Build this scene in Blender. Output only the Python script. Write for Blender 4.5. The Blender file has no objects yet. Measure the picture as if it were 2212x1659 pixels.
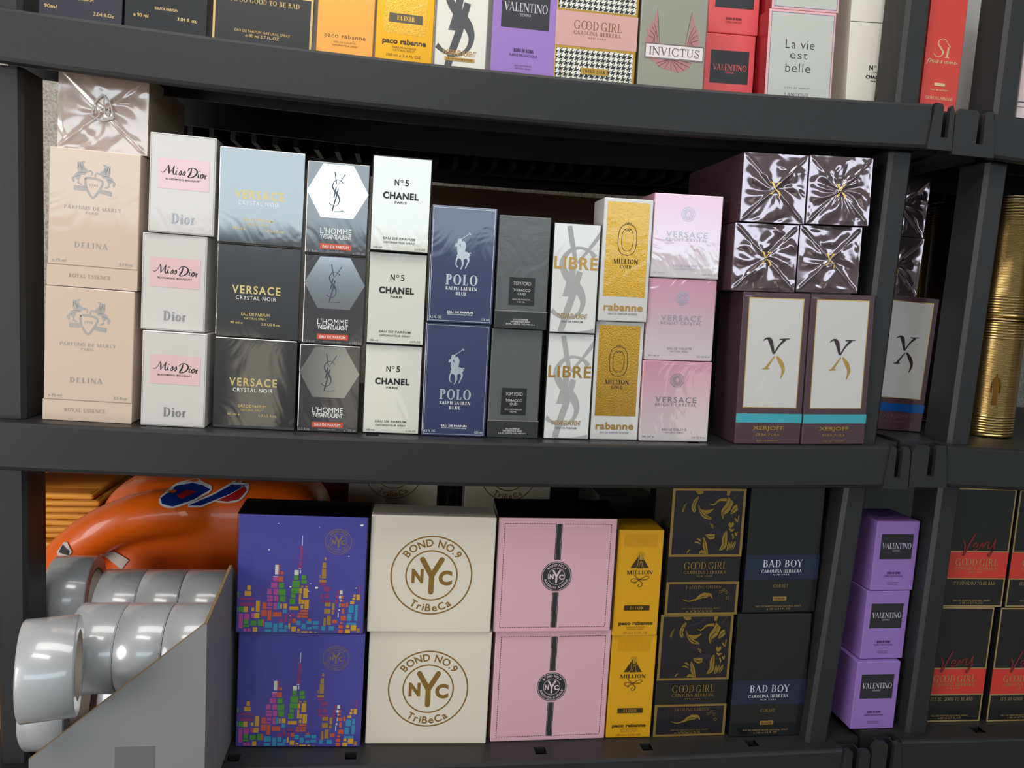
import bpy, bmesh, math, random
from math import sin, cos, pi, radians as R
from mathutils import Matrix, Vector

S = bpy.context.scene
COL = S.collection

# ------------------------------------------------------------------ camera
cam_data = bpy.data.cameras.new('camera')
cam = bpy.data.objects.new('camera', cam_data)
COL.objects.link(cam)
S.camera = cam
YAW, PIT, ROL = R(8.4447), R(6.3218), R(3.3896)
fwd = Vector((sin(YAW) * cos(PIT), cos(YAW) * cos(PIT), -sin(PIT)))
rgt = Vector((cos(YAW), -sin(YAW), 0))
upv = rgt.cross(fwd)
r2 = rgt * cos(ROL) + upv * sin(ROL)
u2 = -rgt * sin(ROL) + upv * cos(ROL)
M = Matrix((r2, u2, -fwd)).transposed().to_4x4()
M.translation = Vector((0, -1.0, 0))
cam.matrix_world = M
cam_data.sensor_fit = 'HORIZONTAL'
cam_data.sensor_width = 36
cam_data.lens = 1693.06 * 36 / 2212
cam_data.clip_start = 0.02

# ------------------------------------------------------------------ view, world, lamps
S.view_settings.view_transform = 'Standard'
S.view_settings.look = 'None'
S.view_settings.gamma = 1
S.view_settings.use_curve_mapping = False
S.view_settings.exposure = 0.0

W = bpy.data.worlds.new('shop'); S.world = W; W.use_nodes = True
nt = W.node_tree; nt.nodes.clear()
def wn(t, **k):
    n = nt.nodes.new(t)
    for a, b in k.items(): setattr(n, a, b)
    return n
def wmath(op, a, b=None, c=None):
    n = wn('ShaderNodeMath', operation=op)
    for i, x in enumerate((a, b, c)):
        if x is None: continue
        if isinstance(x, (int, float)): n.inputs[i].default_value = x
        else: nt.links.new(x, n.inputs[i])
    return n.outputs[0]
def wstep(x, a, b):
    n = wn('ShaderNodeMapRange', interpolation_type='SMOOTHSTEP')
    nt.links.new(x, n.inputs[0]); n.inputs[1].default_value = a; n.inputs[2].default_value = b
    return n.outputs[0]
tc = wn('ShaderNodeTexCoord'); sp = wn('ShaderNodeSeparateXYZ')
nt.links.new(tc.outputs['Generated'], sp.inputs[0])
dx, dy, dz = sp.outputs
front = wstep(dy, -0.35, -0.55)                        # the shop front lies behind the photographer
win = wmath('MULTIPLY', wstep(dz, 0.045, 0.075), wstep(dz, 0.235, 0.19))
win = wmath('MULTIPLY', wmath('MULTIPLY', win, front), wmath('MULTIPLY', wstep(dx, -0.43, -0.39), wstep(dx, 0.72, 0.66)))
sky = wn('ShaderNodeMix', data_type='RGBA')            # dim shop: floor to ceiling
nt.links.new(wstep(dz, -0.28, -0.05), sky.inputs[0])
sky.inputs[6].default_value = (0.035, 0.032, 0.030, 1)
sky.inputs[7].default_value = (0.15, 0.145, 0.138, 1)
mixw = wn('ShaderNodeMix', data_type='RGBA')
nt.links.new(win, mixw.inputs[0]); nt.links.new(sky.outputs[2], mixw.inputs[6])
mixw.inputs[7].default_value = (2.5, 3.0, 3.3, 1)
lamps = None                                            # warm lamps further back in the shop
for lx, hw in ((-0.20, 0.018), (-0.035, 0.02), (0.33, 0.03)):
    q = wmath('MULTIPLY', wmath('MULTIPLY', wstep(dx, lx - hw - .015, lx - hw), wstep(dx, lx + hw + .015, lx + hw)), wmath('MULTIPLY', wstep(dz, -0.20, -0.17), wstep(dz, -0.055, -0.08)))
    lamps = q if lamps is None else wmath('ADD', lamps, q)
lamps = wmath('MULTIPLY', lamps, front)
mix2 = wn('ShaderNodeMix', data_type='RGBA')
nt.links.new(lamps, mix2.inputs[0]); nt.links.new(mixw.outputs[2], mix2.inputs[6]); mix2.inputs[7].default_value = (0.75, 0.7, 0.58, 1)
bg = wn('ShaderNodeBackground'); nt.links.new(mix2.outputs[2], bg.inputs[0]); bg.inputs[1].default_value = 1.0
ow = wn('ShaderNodeOutputWorld'); nt.links.new(bg.outputs[0], ow.inputs[0])

def area(name, loc, rot, sx, sy, power, col):
    l = bpy.data.lights.new(name, 'AREA'); l.shape = 'RECTANGLE'; l.size = sx; l.size_y = sy
    l.energy = power; l.color = col
    o = bpy.data.objects.new(name, l); COL.objects.link(o); o.location = loc; o.rotation_euler = rot
    return o
area('ceiling_lamp', (0.1, -0.62, 1.20), (R(14), 0, 0), 2.0, 0.5, 15, (1.0, 0.985, 0.95))
area('ceiling_lamp', (-0.5, -1.45, 1.20), (R(38), 0, R(-12)), 1.2, 0.3, 9, (1.0, 0.96, 0.90))
area('added_left_fill', (-2.6, -2.2, -0.15), (R(90), 0, R(-52)), 1.2, 1.9, 52, (1.0, 0.985, 0.965))  # fill light added off to the left for the lower boxes, no known doorway
S.cycles.max_bounces = 7
S.cycles.diffuse_bounces = 3
S.cycles.glossy_bounces = 3

# ------------------------------------------------------------------ materials
def lin(c):
    c /= 255.0
    return c / 12.92 if c <= 0.04045 else ((c + 0.055) / 1.055) ** 2.4
def rgb(*c): return (lin(c[0]), lin(c[1]), lin(c[2]), 1)
MATS = {}
def principled(name):
    m = bpy.data.materials.new(name); m.use_nodes = True
    return m, m.node_tree, m.node_tree.nodes['Principled BSDF']
def coords(t, scale=1.0):
    c = t.nodes.new('ShaderNodeTexCoord')
    return c.outputs['Object']
def noise(t, vec, scale, detail=2, rough=0.5, dist=0.0):
    n = t.nodes.new('ShaderNodeTexNoise'); n.inputs['Scale'].default_value = scale
    n.inputs['Detail'].default_value = detail; n.inputs['Roughness'].default_value = rough
    n.inputs['Distortion'].default_value = dist
    t.links.new(vec, n.inputs['Vector'])
    return n
def bump(t, h, strength, dist=0.001):
    b = t.nodes.new('ShaderNodeBump'); b.inputs['Strength'].default_value = strength; b.inputs['Distance'].default_value = dist
    t.links.new(h, b.inputs['Height'])
    return b.outputs['Normal']
def mat(name, col, rough=0.5, metal=0.0, coat=0.0, wrinkle=0.0, spec=0.5, grain=0.0, wscale=11, coat_rough=0.04, coat_ior=1.7):
    """Printed card, foil or plastic; coat = clear film wrapped around it, wrinkle = how creased the film is."""
    if name in MATS: return MATS[name]
    m, t, p = principled(name)
    p.inputs['Base Color'].default_value = rgb(*col)
    p.inputs['Roughness'].default_value = rough
    p.inputs['Metallic'].default_value = metal
    p.inputs['Specular IOR Level'].default_value = spec
    p.inputs['Coat Weight'].default_value = coat
    p.inputs['Coat Roughness'].default_value = coat_rough
    p.inputs['Coat IOR'].default_value = coat_ior
    if wrinkle:
        v = coords(t)
        n = noise(t, v, wscale, 3, 0.5, 1.1)
        nn = bump(t, n.outputs[0], wrinkle, 0.004)
        t.links.new(nn, p.inputs['Coat Normal'])
    if grain:
        v = coords(t)
        n = noise(t, v, 900, 2)
        t.links.new(bump(t, n.outputs[0], grain, 0.0006), p.inputs['Normal'])
    MATS[name] = m
    return m

# ------------------------------------------------------------------ object helpers
def tag(o, label=None, cat=None, group=None, kind=None):
    for k, v in (('label', label), ('category', cat), ('group', group), ('kind', kind)):
        if v: o[k] = v
    return o
def mesh_obj(name, verts, faces, mats, parent=None, fmat=None, smooth=False):
    me = bpy.data.meshes.new(name)
    me.from_pydata(verts, [], faces)
    for m in (mats if isinstance(mats, (list, tuple)) else [mats]): me.materials.append(m)
    if fmat: me.polygons.foreach_set('material_index', fmat)
    if smooth: me.polygons.foreach_set('use_smooth', [True] * len(me.polygons))
    me.update()
    o = bpy.data.objects.new(name, me); COL.objects.link(o)
    if parent: o.parent = parent
    return o
def bm_obj(name, bm, mats, parent=None, smooth=False):
    me = bpy.data.meshes.new(name); bm.to_mesh(me); bm.free()
    for m in (mats if isinstance(mats, (list, tuple)) else [mats]): me.materials.append(m)
    if smooth: me.polygons.foreach_set('use_smooth', [True] * len(me.polygons))
    o = bpy.data.objects.new(name, me); COL.objects.link(o)
    if parent: o.parent = parent
    return o
def box_bm(x0, x1, y0, y1, z0, z1, bev=0.0, seg=2, bm=None):
    new = bm is None
    if new: bm = bmesh.new()
    r = bmesh.ops.create_cube(bm, size=1)
    for v in r['verts']:
        v.co = Vector((x0 + (v.co.x + .5) * (x1 - x0), y0 + (v.co.y + .5) * (y1 - y0), z0 + (v.co.z + .5) * (z1 - z0)))
    if bev:
        es = list({e for v in r['verts'] for e in v.link_edges})
        bmesh.ops.bevel(bm, geom=es, offset=bev, segments=seg, affect='EDGES', profile=0.5)
    return bm
def dup(root, label, group=None):
    r = root.copy(); COL.objects.link(r); r['label'] = label
    if group: r['group'] = group
    for ch in root.children:
        c = ch.copy(); COL.objects.link(c); c.parent = r
        for g in ch.children:
            d = g.copy(); COL.objects.link(d); d.parent = c
    return r

# ------------------------------------------------------------------ flat shapes for print: lists of (x, y) with y up, and faces
class P2:
    def __init__(s): s.v = []; s.f = []; s.c = []
    def poly(s, pts):
        b = len(s.v); s.v += [tuple(p) for p in pts]; s.c += [s.nc()] * len(pts); s.f.append(tuple(range(b, b + len(pts)))); return s
    def nc(s): return (s.c[-1] + 1) if s.c else 0
    def rect(s, x0, y0, x1, y1): return s.poly([(x0, y0), (x1, y0), (x1, y1), (x0, y1)])
    def line(s, x0, y0, x1, y1, w, w2=None):
        w2 = w if w2 is None else w2
        d = math.hypot(x1 - x0, y1 - y0) or 1; nx, ny = -(y1 - y0) / d / 2, (x1 - x0) / d / 2
        return s.poly([(x0 - nx * w, y0 - ny * w), (x1 - nx * w2, y1 - ny * w2), (x1 + nx * w2, y1 + ny * w2), (x0 + nx * w, y0 + ny * w)])
    def arc(s, cx, cy, rx, ry, a0, a1, tx, ty=None, n=20):
        ty = tx if ty is None else ty
        for i in range(n):
            a = R(a0 + (a1 - a0) * i / n); b = R(a0 + (a1 - a0) * (i + 1) / n)
            s.poly([(cx + rx * cos(a), cy + ry * sin(a)), (cx + rx * cos(b), cy + ry * sin(b)),
                    (cx + (rx - tx) * cos(b), cy + (ry - ty) * sin(b)), (cx + (rx - tx) * cos(a), cy + (ry - ty) * sin(a))])
            if i: s.c[-4:] = [s.c[-5]] * 4
        return s
    def disc(s, cx, cy, rx, ry=None, n=32):
        ry = ry or rx
        return s.poly([(cx + rx * cos(2 * pi * i / n), cy + ry * sin(2 * pi * i / n)) for i in range(n)])
    def brush(s, pts, w, n=6):
        """A smooth stroke through pts; w is one width or one per point."""
        if not isinstance(w, (list, tuple)): w = [w] * len(pts)
        P = [pts[0]] + list(pts) + [pts[-1]]; Wd = [w[0]] + list(w) + [w[-1]]
        out = []
        for i in range(1, len(P) - 2):
            for k in range(n + (i == len(P) - 3)):
                t = k / n
                def cr(a, b, c, d): return .5 * (2 * b + (c - a) * t + (2 * a - 5 * b + 4 * c - d) * t * t + (3 * b - a - 3 * c + d) * t ** 3)
                out.append((cr(*[P[i + j][0] for j in (-1, 0, 1, 2)]), cr(*[P[i + j][1] for j in (-1, 0, 1, 2)]), max(0.0005, Wd[i] + (Wd[i + 1] - Wd[i]) * t)))
        b = len(s.v); s.c += [s.nc()] * (2 * len(out))
        for i, (x, y, ww) in enumerate(out):
            p = out[max(0, i - 1)]; q = out[min(len(out) - 1, i + 1)]
            d = math.hypot(q[0] - p[0], q[1] - p[1]) or 1; nx, ny = -(q[1] - p[1]) / d, (q[0] - p[0]) / d
            s.v += [(x + nx * ww / 2, y + ny * ww / 2), (x - nx * ww / 2, y - ny * ww / 2)]
        for i in range(len(out) - 1):
            a = b + 2 * i; s.f.append((a, a + 1, a + 3, a + 2))
        return s
    def add(s, o, f=lambda p: p):
        b = len(s.v); k = s.nc(); s.v += [f(p) for p in o.v]; s.c += [k + q for q in o.c]; s.f += [tuple(i + b for i in q) for q in o.f]; return s
    def bbox(s):
        xs = [p[0] for p in s.v]; ys = [p[1] for p in s.v]; return min(xs), min(ys), max(xs), max(ys)
    def fit(s, o, uc, vc, w, h):
        """put o into a box centred on uc, vc (v runs down), w by h"""
        x0, y0, x1, y1 = o.bbox(); sx = w / ((x1 - x0) or 1); sy = h / ((y1 - y0) or 1)
        return s.add(o, lambda p: (uc + (p[0] - (x0 + x1) / 2) * sx, vc - (p[1] - (y0 + y1) / 2) * sy))

TXT = {}
def sans(text, bold=0.0, space=1.0):
    k = (text, bold, space)
    if k in TXT: return TXT[k]
    c = bpy.data.curves.new('t', 'FONT'); c.body = text; c.size = 1; c.offset = bold; c.space_character = space
    c.resolution_u = 4; c.fill_mode = 'BOTH'
    o = bpy.data.objects.new('t', c); COL.objects.link(o)
    dg = bpy.context.evaluated_depsgraph_get(); dg.update()
    me = bpy.data.meshes.new_from_object(o.evaluated_get(dg))
    p = P2(); p.v = [(v.co.x, v.co.y) for v in me.vertices]; p.f = [tuple(q.vertices) for q in me.polygons]; p.c = [0] * len(p.v)
    bpy.data.objects.remove(o); bpy.data.curves.remove(c); bpy.data.meshes.remove(me)
    TXT[k] = p
    return p

def glyph(ch, T, t):
    """Roman capitals with thick and thin strokes and flat serifs; returns P2, advance"""
    g = P2(); h = T / 2
    def stem(x, y0=0, y1=1, w=None, s0=1, s1=1):
        w = w or T; g.rect(x - w / 2, y0, x + w / 2, y1); e = w / 2 + .075
        if s0: g.rect(x - e, y0, x + e, y0 + t)
        if s1: g.rect(x - e, y1 - t, x + e, y1)
    def foot(x, y, e=.13): g.rect(x - e, y, x + e, y + t)
    a = .7
    if ch == 'A':
        g.line(.07, 0, .37, 1, t); g.line(.36, .99, .68, 0, T * .95); g.rect(.17, .3, .55, .3 + t); foot(.07, 0); foot(.68, 0, .16); a = .84
    elif ch in 'BPRDEFHIKL':
        stem(.12 + h)
        x = .12 + h
        if ch == 'B':
            g.rect(x, 1 - t, .38, 1); g.rect(x, .5, .4, .5 + t); g.rect(x, 0, .4, t)
            g.arc(.36, .755, .25, .245, -90, 90, T * .9, t); g.arc(.38, .265, .29, .265, -90, 90, T, t); a = .76
        elif ch == 'P':
            g.rect(x, 1 - t, .4, 1); g.rect(x, .46, .4, .46 + t); g.arc(.38, .73, .27, .27, -90, 90, T, t); a = .72
        elif ch == 'R':
            g.rect(x, 1 - t, .4, 1); g.rect(x, .48, .4, .48 + t); g.arc(.38, .74, .26, .26, -90, 90, T * .95, t)
            g.line(.38, .5, .67, 0, T * .9); foot(.7, 0, .09); a = .8
        elif ch == 'D':
            g.rect(x, 1 - t, .36, 1); g.rect(x, 0, .36, t); g.arc(.34, .5, .42, .5, -90, 90, T, t); a = .86
        elif ch in 'EF':
            g.rect(x, 1 - t, .58, 1); g.rect(x, .5, .44, .5 + t); g.rect(.58 - t, .78, .58, 1); g.rect(.44 - t, .42, .44, .62)
            if ch == 'E': g.rect(x, 0, .6, t); g.rect(.6 - t, 0, .6, .24)
            a = .7 if ch == 'E' else .64
        elif ch == 'L': g.rect(x, 0, .58, t); g.rect(.58 - t, 0, .58, .26); a = .66
        elif ch == 'H': stem(.68); g.rect(x, .49, .68, .49 + t); a = .9
        elif ch == 'K': g.line(x, .42, .62, 1, t); g.line(.3, .62, .66, 0, T * .95); foot(.62, 1 - t, .1); foot(.68, 0, .12); a = .82
        else: a = .12 * 2 + T
    elif ch in 'CGOQ':
        if ch in 'OQ': g.arc(.45, .5, .4, .51, 0, 360, T, t * 1.1, 36); a = .9
        else:
            g.arc(.45, .5, .4, .51, 42, 318, T, t * 1.1, 30); g.rect(.72, .68, .72 + t, .98)
            if ch == 'C': g.rect(.72, .05, .72 + t, .28); a = .84
            else: stem(.71, 0, .42, T, 0, 1); a = .92
        if ch == 'Q': g.line(.5, .1, .8, -.16, T * .8)
    elif ch == 'I': stem(.12 + h); a = .24 + T
    elif ch == 'J': stem(.32, .2, 1, T, 0, 1); g.arc(.22, .2, .1 + h, .2, 180, 360, T * .8, t); a = .5
    elif ch == 'M':
        stem(.1, w=t); stem(.86); g.line(.13, 1, .46, 0, T); g.line(.46, 0, .84, 1, t); a = 1.02
    elif ch == 'N':
        stem(.1, w=t); stem(.74, w=t, s0=0); g.line(.1, .99, .74, 0, T * 1.05); a = .86
    elif ch == 'S':
        g.brush([(.56, .76), (.47, .93), (.32, .985), (.16, .9), (.12, .74), (.24, .59), (.42, .46), (.54, .32), (.52, .13), (.34, .015), (.18, .06), (.09, .24)],
                [t, t, t, T * .6, T * .9, T, T * 1.05, T * .95, T * .6, t, t, t]); g.rect(.56, .72, .56 + t, .98); g.rect(.09 - t, .02, .09, .28); a = .68
    elif ch == 'T':
        stem(.36, s1=0); g.rect(.04, 1 - t, .68, 1); g.rect(.04, .76, .04 + t, 1); g.rect(.68 - t, .76, .68, 1); a = .72
    elif ch == 'U':
        g.rect(.12, .3, .12 + T, 1); g.rect(.7 - t, .3, .7, 1); g.arc(.41, .3, .29, .3, 180, 360, (T + t) / 2, t); foot(.12 + h, 1 - t, .16); foot(.68, 1 - t, .1); a = .82
    elif ch in 'VY':
        if ch == 'V': g.line(.1, 1, .38, 0, T); g.line(.38, 0, .68, 1, t)
        else: g.line(.08, 1, .38, .46, T); g.line(.38, .46, .66, 1, t); stem(.38, 0, .5, T, 1, 0)
        foot(.08, 1 - t, .14); foot(.67, 1 - t, .1); a = .76
    elif ch == 'W':
        g.line(.08, 1, .3, 0, T); g.line(.3, 0, .52, 1, t); g.line(.5, 1, .74, 0, T); g.line(.74, 0, .96, 1, t); foot(.1, 1 - t, .13); foot(.96, 1 - t, .1); a = 1.04
    elif ch == 'X':
        g.line(.1, 1, .62, 0, T); g.line(.08, 0, .6, 1, t); foot(.12, 1 - t, .13); foot(.62, 0, .14); foot(.08, 0, .1); foot(.6, 1 - t, .1); a = .74
    elif ch == 'Z':
        g.rect(.08, 1 - t, .6, 1); g.rect(.06, 0, .62, t); g.line(.12, .02, .54, .98, T); g.rect(.08, .8, .08 + t, 1); g.rect(.62 - t, 0, .62, .24); a = .7
    elif ch == 'i': stem(.1 + h, 0, .64, T, 1, 0); g.rect(.02, .64 - t, .1 + h, .64); g.disc(.1 + h, .86, T * .6, n=12); a = .2 + T
    elif ch == 'o': g.arc(.3, .32, .28, .34, 0, 360, T * .95, t * 1.1, 28); a = .62
    elif ch == 'r': stem(.1 + h, 0, .64, T, 1, 0); g.brush([(.1 + T, .5), (.3, .64), (.42, .58)], [t, t * 1.2, T * .8]); a = .46
    elif ch == '1': stem(.24, 0, 1); g.line(.22, .98, .06, .8, t); a = .46
    elif ch == "'": g.poly([(.04, 1), (.14, 1), (.09, .72)]); a = .2
    elif ch == '.': g.disc(.08, .06, .06, n=10); a = .2
    elif ch == ' ': a = .36
    return g, a
SER = {}
def serif(text, T=.17, t=.05, gap=.05):
    k = (text, T, t, gap)
    if k not in SER:
        p = P2(); x = 0
        for ch in text:
            g, a = glyph(ch, T, t); p.add(g, lambda q, x=x: (q[0] + x, q[1])); x += a + gap
        SER[k] = p
    return SER[k]
def arc_text(p, text, cx, cy, r, mid, size, inside=False, bold=.02, gap=.12):
    """Sans letters along a circle, y down; mid in degrees, 90 = top. inside=True reads along the bottom."""
    items = []
    tot = 0
    for ch in text:
        if ch == ' ': items.append((None, .38)); tot += .38; continue
        g = sans(ch, bold); x0, y0, x1, y1 = g.bbox(); items.append((g, x1 - x0)); tot += x1 - x0 + gap
    tot -= gap
    a = -tot / 2
    for g, wd in items:
        if g is None: a += wd; continue
        x0 = g.bbox()[0]
        ac = (a + wd / 2) * size / r
        th = R(mid) - ac if not inside else R(mid) + ac
        def f(q, wd=wd, x0=x0, th=th):
            x = (q[0] - x0 - wd / 2) * size; y = (q[1] - .35) * size
            if inside: rr = r - y; tt = th + x / r
            else: rr = r + y; tt = th - x / r
            return (cx + rr * cos(tt), cy - rr * sin(tt))
        p.add(g, f); a += wd + gap

# ------------------------------------------------------------------ cartons
class Carton:
    """A folding carton: origin at the middle of its front bottom edge, front face towards -y."""
    def __init__(s, name, w, h, d, m, bev=.0012, faces=None):
        s.w, s.h, s.d = w, h, d
        bm = box_bm(-w / 2, w / 2, 0, d, 0, h, bev, 2)
        mats = [m]
        if faces:                                     # other colour on the sides: {'side': mat, 'top': mat}
            for key, mm in faces.items():
                mats.append(mm); i = len(mats) - 1
                for f in bm.faces:
                    n = f.normal
                    if key == 'side' and abs(n.x) > .6: f.material_index = i
                    if key == 'top' and abs(n.z) > .6: f.material_index = i
        s.o = bm_obj(name, bm, mats)
        s.lv = 0
    def part(s, name, pairs, level=None, label=None, parent=None, raise_=0.0):
        """pairs: (P2 in face fractions with v down, material)"""
        if level is None: s.lv += 1; level = s.lv
        v = []; f = []; fm = []; mats = []
        for p, m in pairs:
            if m not in mats: mats.append(m)
            b = len(v); k = mats.index(m)
            v += [((x - .5) * s.w, -.00014 * level - 6e-6 * (q % 19) - raise_, (1 - y) * s.h) for (x, y), q in zip(p.v, p.c)]
            f += [tuple(i + b for i in q) for q in p.f]; fm += [k] * len(p.f)
        o = mesh_obj(name, v, f, mats, parent or s.o, fm)
        if label: o['label'] = label
        return o
    def asp(s): return s.w / s.h
def T(*items):
    """items: (P2, uc, vc, w, h) -> one P2"""
    p = P2()
    for it in items: p.fit(*it)
    return p
def RECT(u0, v0, u1, v1): return P2().rect(u0, v0, u1, v1)
def FRAME(u0, v0, u1, v1, tu, tv):
    return P2().rect(u0, v0, u1, v0 + tv).rect(u0, v1 - tv, u1, v1).rect(u0, v0 + tv, u0 + tu, v1 - tv).rect(u1 - tu, v0 + tv, u1, v1 - tv)
def CIRC(c, uc, vc, r, t, n=56):
    """ring, r and t as fractions of the face width"""
    a = c.w / c.h
    return P2().arc(uc, vc, r, r * a, 0, 360, t, t * a, n)

def place(o, x, y, z, yaw=0, roll=0):
    o.rotation_euler = (0, R(roll), R(yaw)); o.location = (x, y, z)
    return o
# ------------------------------------------------------------------ setting: wall and floor
m_wall, t, p = principled('textured_wall')
v = coords(t); n = noise(t, v, 240, 4, 0.6); cr = t.nodes.new('ShaderNodeValToRGB')
cr.color_ramp.elements[0].color = rgb(150, 143, 132); cr.color_ramp.elements[1].color = rgb(196, 190, 178)
cr.color_ramp.elements[0].position = .35; cr.color_ramp.elements[1].position = .6
t.links.new(n.outputs[0], cr.inputs[0]); t.links.new(cr.outputs[0], p.inputs['Base Color'])
t.links.new(bump(t, n.outputs[0], .6, .003), p.inputs['Normal']); p.inputs['Roughness'].default_value = .8
tag(bm_obj('wall_back', box_bm(-3, 4, .66, .76, -1.1, 1.4), m_wall), kind='structure')
m_floor = mat('floor_vinyl', (120, 116, 110), .5)
tag(bm_obj('floor', box_bm(-3, 4, -3.5, .66, -1.15, -1.1), m_floor), kind='structure')

# ------------------------------------------------------------------ black plastic shelving
m_pl, t, p = principled('black_plastic')
v = coords(t)
p.inputs['Base Color'].default_value = rgb(42, 42, 43); p.inputs['Specular IOR Level'].default_value = .36
n = noise(t, v, 1500, 2); n2 = noise(t, v, 6, 3)
cr = t.nodes.new('ShaderNodeMapRange'); cr.inputs[3].default_value = .36; cr.inputs[4].default_value = .52
t.links.new(n2.outputs[0], cr.inputs[0]); t.links.new(cr.outputs[0], p.inputs['Roughness'])
t.links.new(bump(t, n.outputs[0], .25, .0005), p.inputs['Normal'])
DEPTH = .60

def quad(k, xv, z0): return lambda x: z0 + k * (x - xv) ** 2
TOP = quad(.0422, .12, .2775); MID = quad(.0277, .02, -.1897); BOT = quad(.018, .10, -.6365)
NTOP = quad(.033, 1.34, .2772); NMID = quad(.025, 1.34, -.1818); NBOT = quad(.004, 1.34, -.6215)
LTOP = quad(.033, -1.13, .281); LMID = quad(.025, -1.13, -.192); LBOT = quad(.018, -1.13, -.636)

def shelf(parent, x0, x1, zf, slots, ext=None, bevel_top=.004):
    """One moulded shelf: lip all round, ribbed underneath, sagging along zf."""
    H = .0605
    ys = .018, .036
    prof = [(.006, -H), (.0015, -H + .002), (0, -H + .006), (0, -bevel_top), (.0012, -.0012), (bevel_top, 0), (ys[0], 0), (ys[1], 0), (DEPTH - .004, 0), (DEPTH, -.004),
            (DEPTH, -H), (DEPTH - .008, -H), (DEPTH - .008, -.009), (ys[1], -.009), (ys[0], -.009), (.009, -.009), (.009, -H)]
    xs = sorted(set([x0 + (x1 - x0) * i / 48 for i in range(49)] + [a for s in slots for a in s]))
    np_ = len(prof); v = []; f = []
    for x in xs:
        for y, z in prof: v.append((x, y, z + zf(x)))
    for i in range(len(xs) - 1):
        xm = (xs[i] + xs[i + 1]) / 2
        cut = any(a < xm < b for a, b in slots)
        for j in range(np_):
            if cut and j in (6, 13): continue
            j2 = (j + 1) % np_
            f.append((i * np_ + j, i * np_ + j2, (i + 1) * np_ + j2, (i + 1) * np_ + j))
        if cut:
            for a, b in ((6, 14), (7, 13)): f.append((i * np_ + a, i * np_ + b, (i + 1) * np_ + b, (i + 1) * np_ + a))
    for i in (0, len(xs) - 1):
        b = i * np_
        for q in ((0, 1, 2, 3, 4, 5, 15, 16), (5, 6, 14, 15), (6, 7, 13, 14), (7, 8, 12, 13), (8, 9, 10, 11, 12)): f.append(tuple(b + k for k in q))
    # ribs under the deck
    def slab(xa, xb, ya, yb, za, zb):
        b = len(v)
        for x in (xa, xb):
            for y in (ya, yb):
                for z in (za, zb): v.append((x, y, z + zf(x)))
        for q in ((0, 1, 3, 2), (4, 6, 7, 5), (0, 4, 5, 1), (2, 3, 7, 6), (0, 2, 6, 4), (1, 5, 7, 3)): f.append(tuple(b + k for k in q))
    if ext: slab(ext[0], ext[1], .028, DEPTH, -.0605, 0)
    n = int((x1 - x0 - .12) / .034)
    for i in range(n + 1):
        x = x0 + .06 + i * .034
        slab(x - .004, x + .004, .40, .50, -.052, -.0092)
    for i in range(12):
        xa = x0 + .02 + (x1 - x0 - .04) * i / 12; xb = x0 + .02 + (x1 - x0 - .04) * (i + 1) / 12
        for y in (.10, .30, .50): slab(xa, xb, y, y + .004, -.054, -.0092)
        slab(xa, xb, .05, .053, -.048, -.0092)
    o = mesh_obj('shelf', v, f, m_pl, parent)
    return o
def bracket(parent, pts, holes, zt, y0=-.003, y1=.004):
    """Corner piece seen at the front: outline with a scooped top, slot open below the scoop."""
    bm = bmesh.new()
    vs = [bm.verts.new((x, y0, z + zt)) for x, z in pts]
    fc = bm.faces.new(vs)
    r = bmesh.ops.extrude_face_region(bm, geom=[fc])
    for e in r['geom']:
        if isinstance(e, bmesh.types.BMVert): e.co.y = y1
    # pocket behind the slot
    (xa, xb) = holes
    box_bm(xa - .008, xb + .008, .022, .026, zt - .056, zt - .007, bm=bm)
    box_bm(xa - .008, xa - .004, .004, .022, zt - .056, zt - .007, bm=bm); box_bm(xb + .004, xb + .008, .004, .022, zt - .056, zt - .007, bm=bm)
    bmesh.ops.recalc_face_normals(bm, faces=bm.faces)
    return bm_obj('corner_bracket', bm, m_pl, parent)
def scoop(xa, xb, z0=-.006, n=6):
    """points from left to right of the U notch with rounded shoulders"""
    pts = []
    for i in range(n + 1):
        a = pi / 2 * i / n; pts.append((xa - .006 + .006 * sin(a), z0 * (1 - cos(a))))
    pts += [(xa, -.044), (xb, -.044)]
    for i in range(n, -1, -1):
        a = pi / 2 * i / n; pts.append((xb + .006 - .006 * sin(a), z0 * (1 - cos(a))))
    return pts
def bracket_right(parent, zf, x0, x1, xa, xb):
    zt = zf(x0)
    return bracket(parent, [(x0 - .006, -.0605), (x0, 0)] + scoop(xa, xb) + [(x1 - .003, -.001), (x1, -.008), (x1 + .002, -.0605)], (xa, xb), zt)
def bracket_left(parent, zf, x0, x1, xa, xb):
    zt = zf(x1)
    return bracket(parent, [(x0 + .001, -.0605), (x0, -.008), (x0 + .006, 0)] + scoop(xa, xb) + [(x1, 0), (x1 + .008, -.0605)], (xa, xb), zt)
def post(parent, xa, za, xb, zb, w=.035, y0=.02, d=.06):
    """xa, xb: left edge at top za and bottom zb"""
    bm = bmesh.new(); c = .005
    pr = [(c, 0), (w - c, 0), (w, c), (w, d - c), (w - c, d), (c, d), (0, d - c), (0, c)]
    a = [bm.verts.new((xa + x, y0 + y, za)) for x, y in pr]; b = [bm.verts.new((xb + x, y0 + y, zb)) for x, y in pr]
    n = len(pr)
    for i in range(n): bm.faces.new((a[i], a[(i + 1) % n], b[(i + 1) % n], b[i]))
    bm.faces.new(a); bm.faces.new(b[::-1])
    bmesh.ops.recalc_face_normals(bm, faces=bm.faces)
    return bm_obj('post', bm, m_pl, parent)
def rack(label):
    o = bpy.data.objects.new('shelving_rack', None); COL.objects.link(o)
    return tag(o, label, 'shelf rack', 'black plastic shelving racks along the wall')

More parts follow.
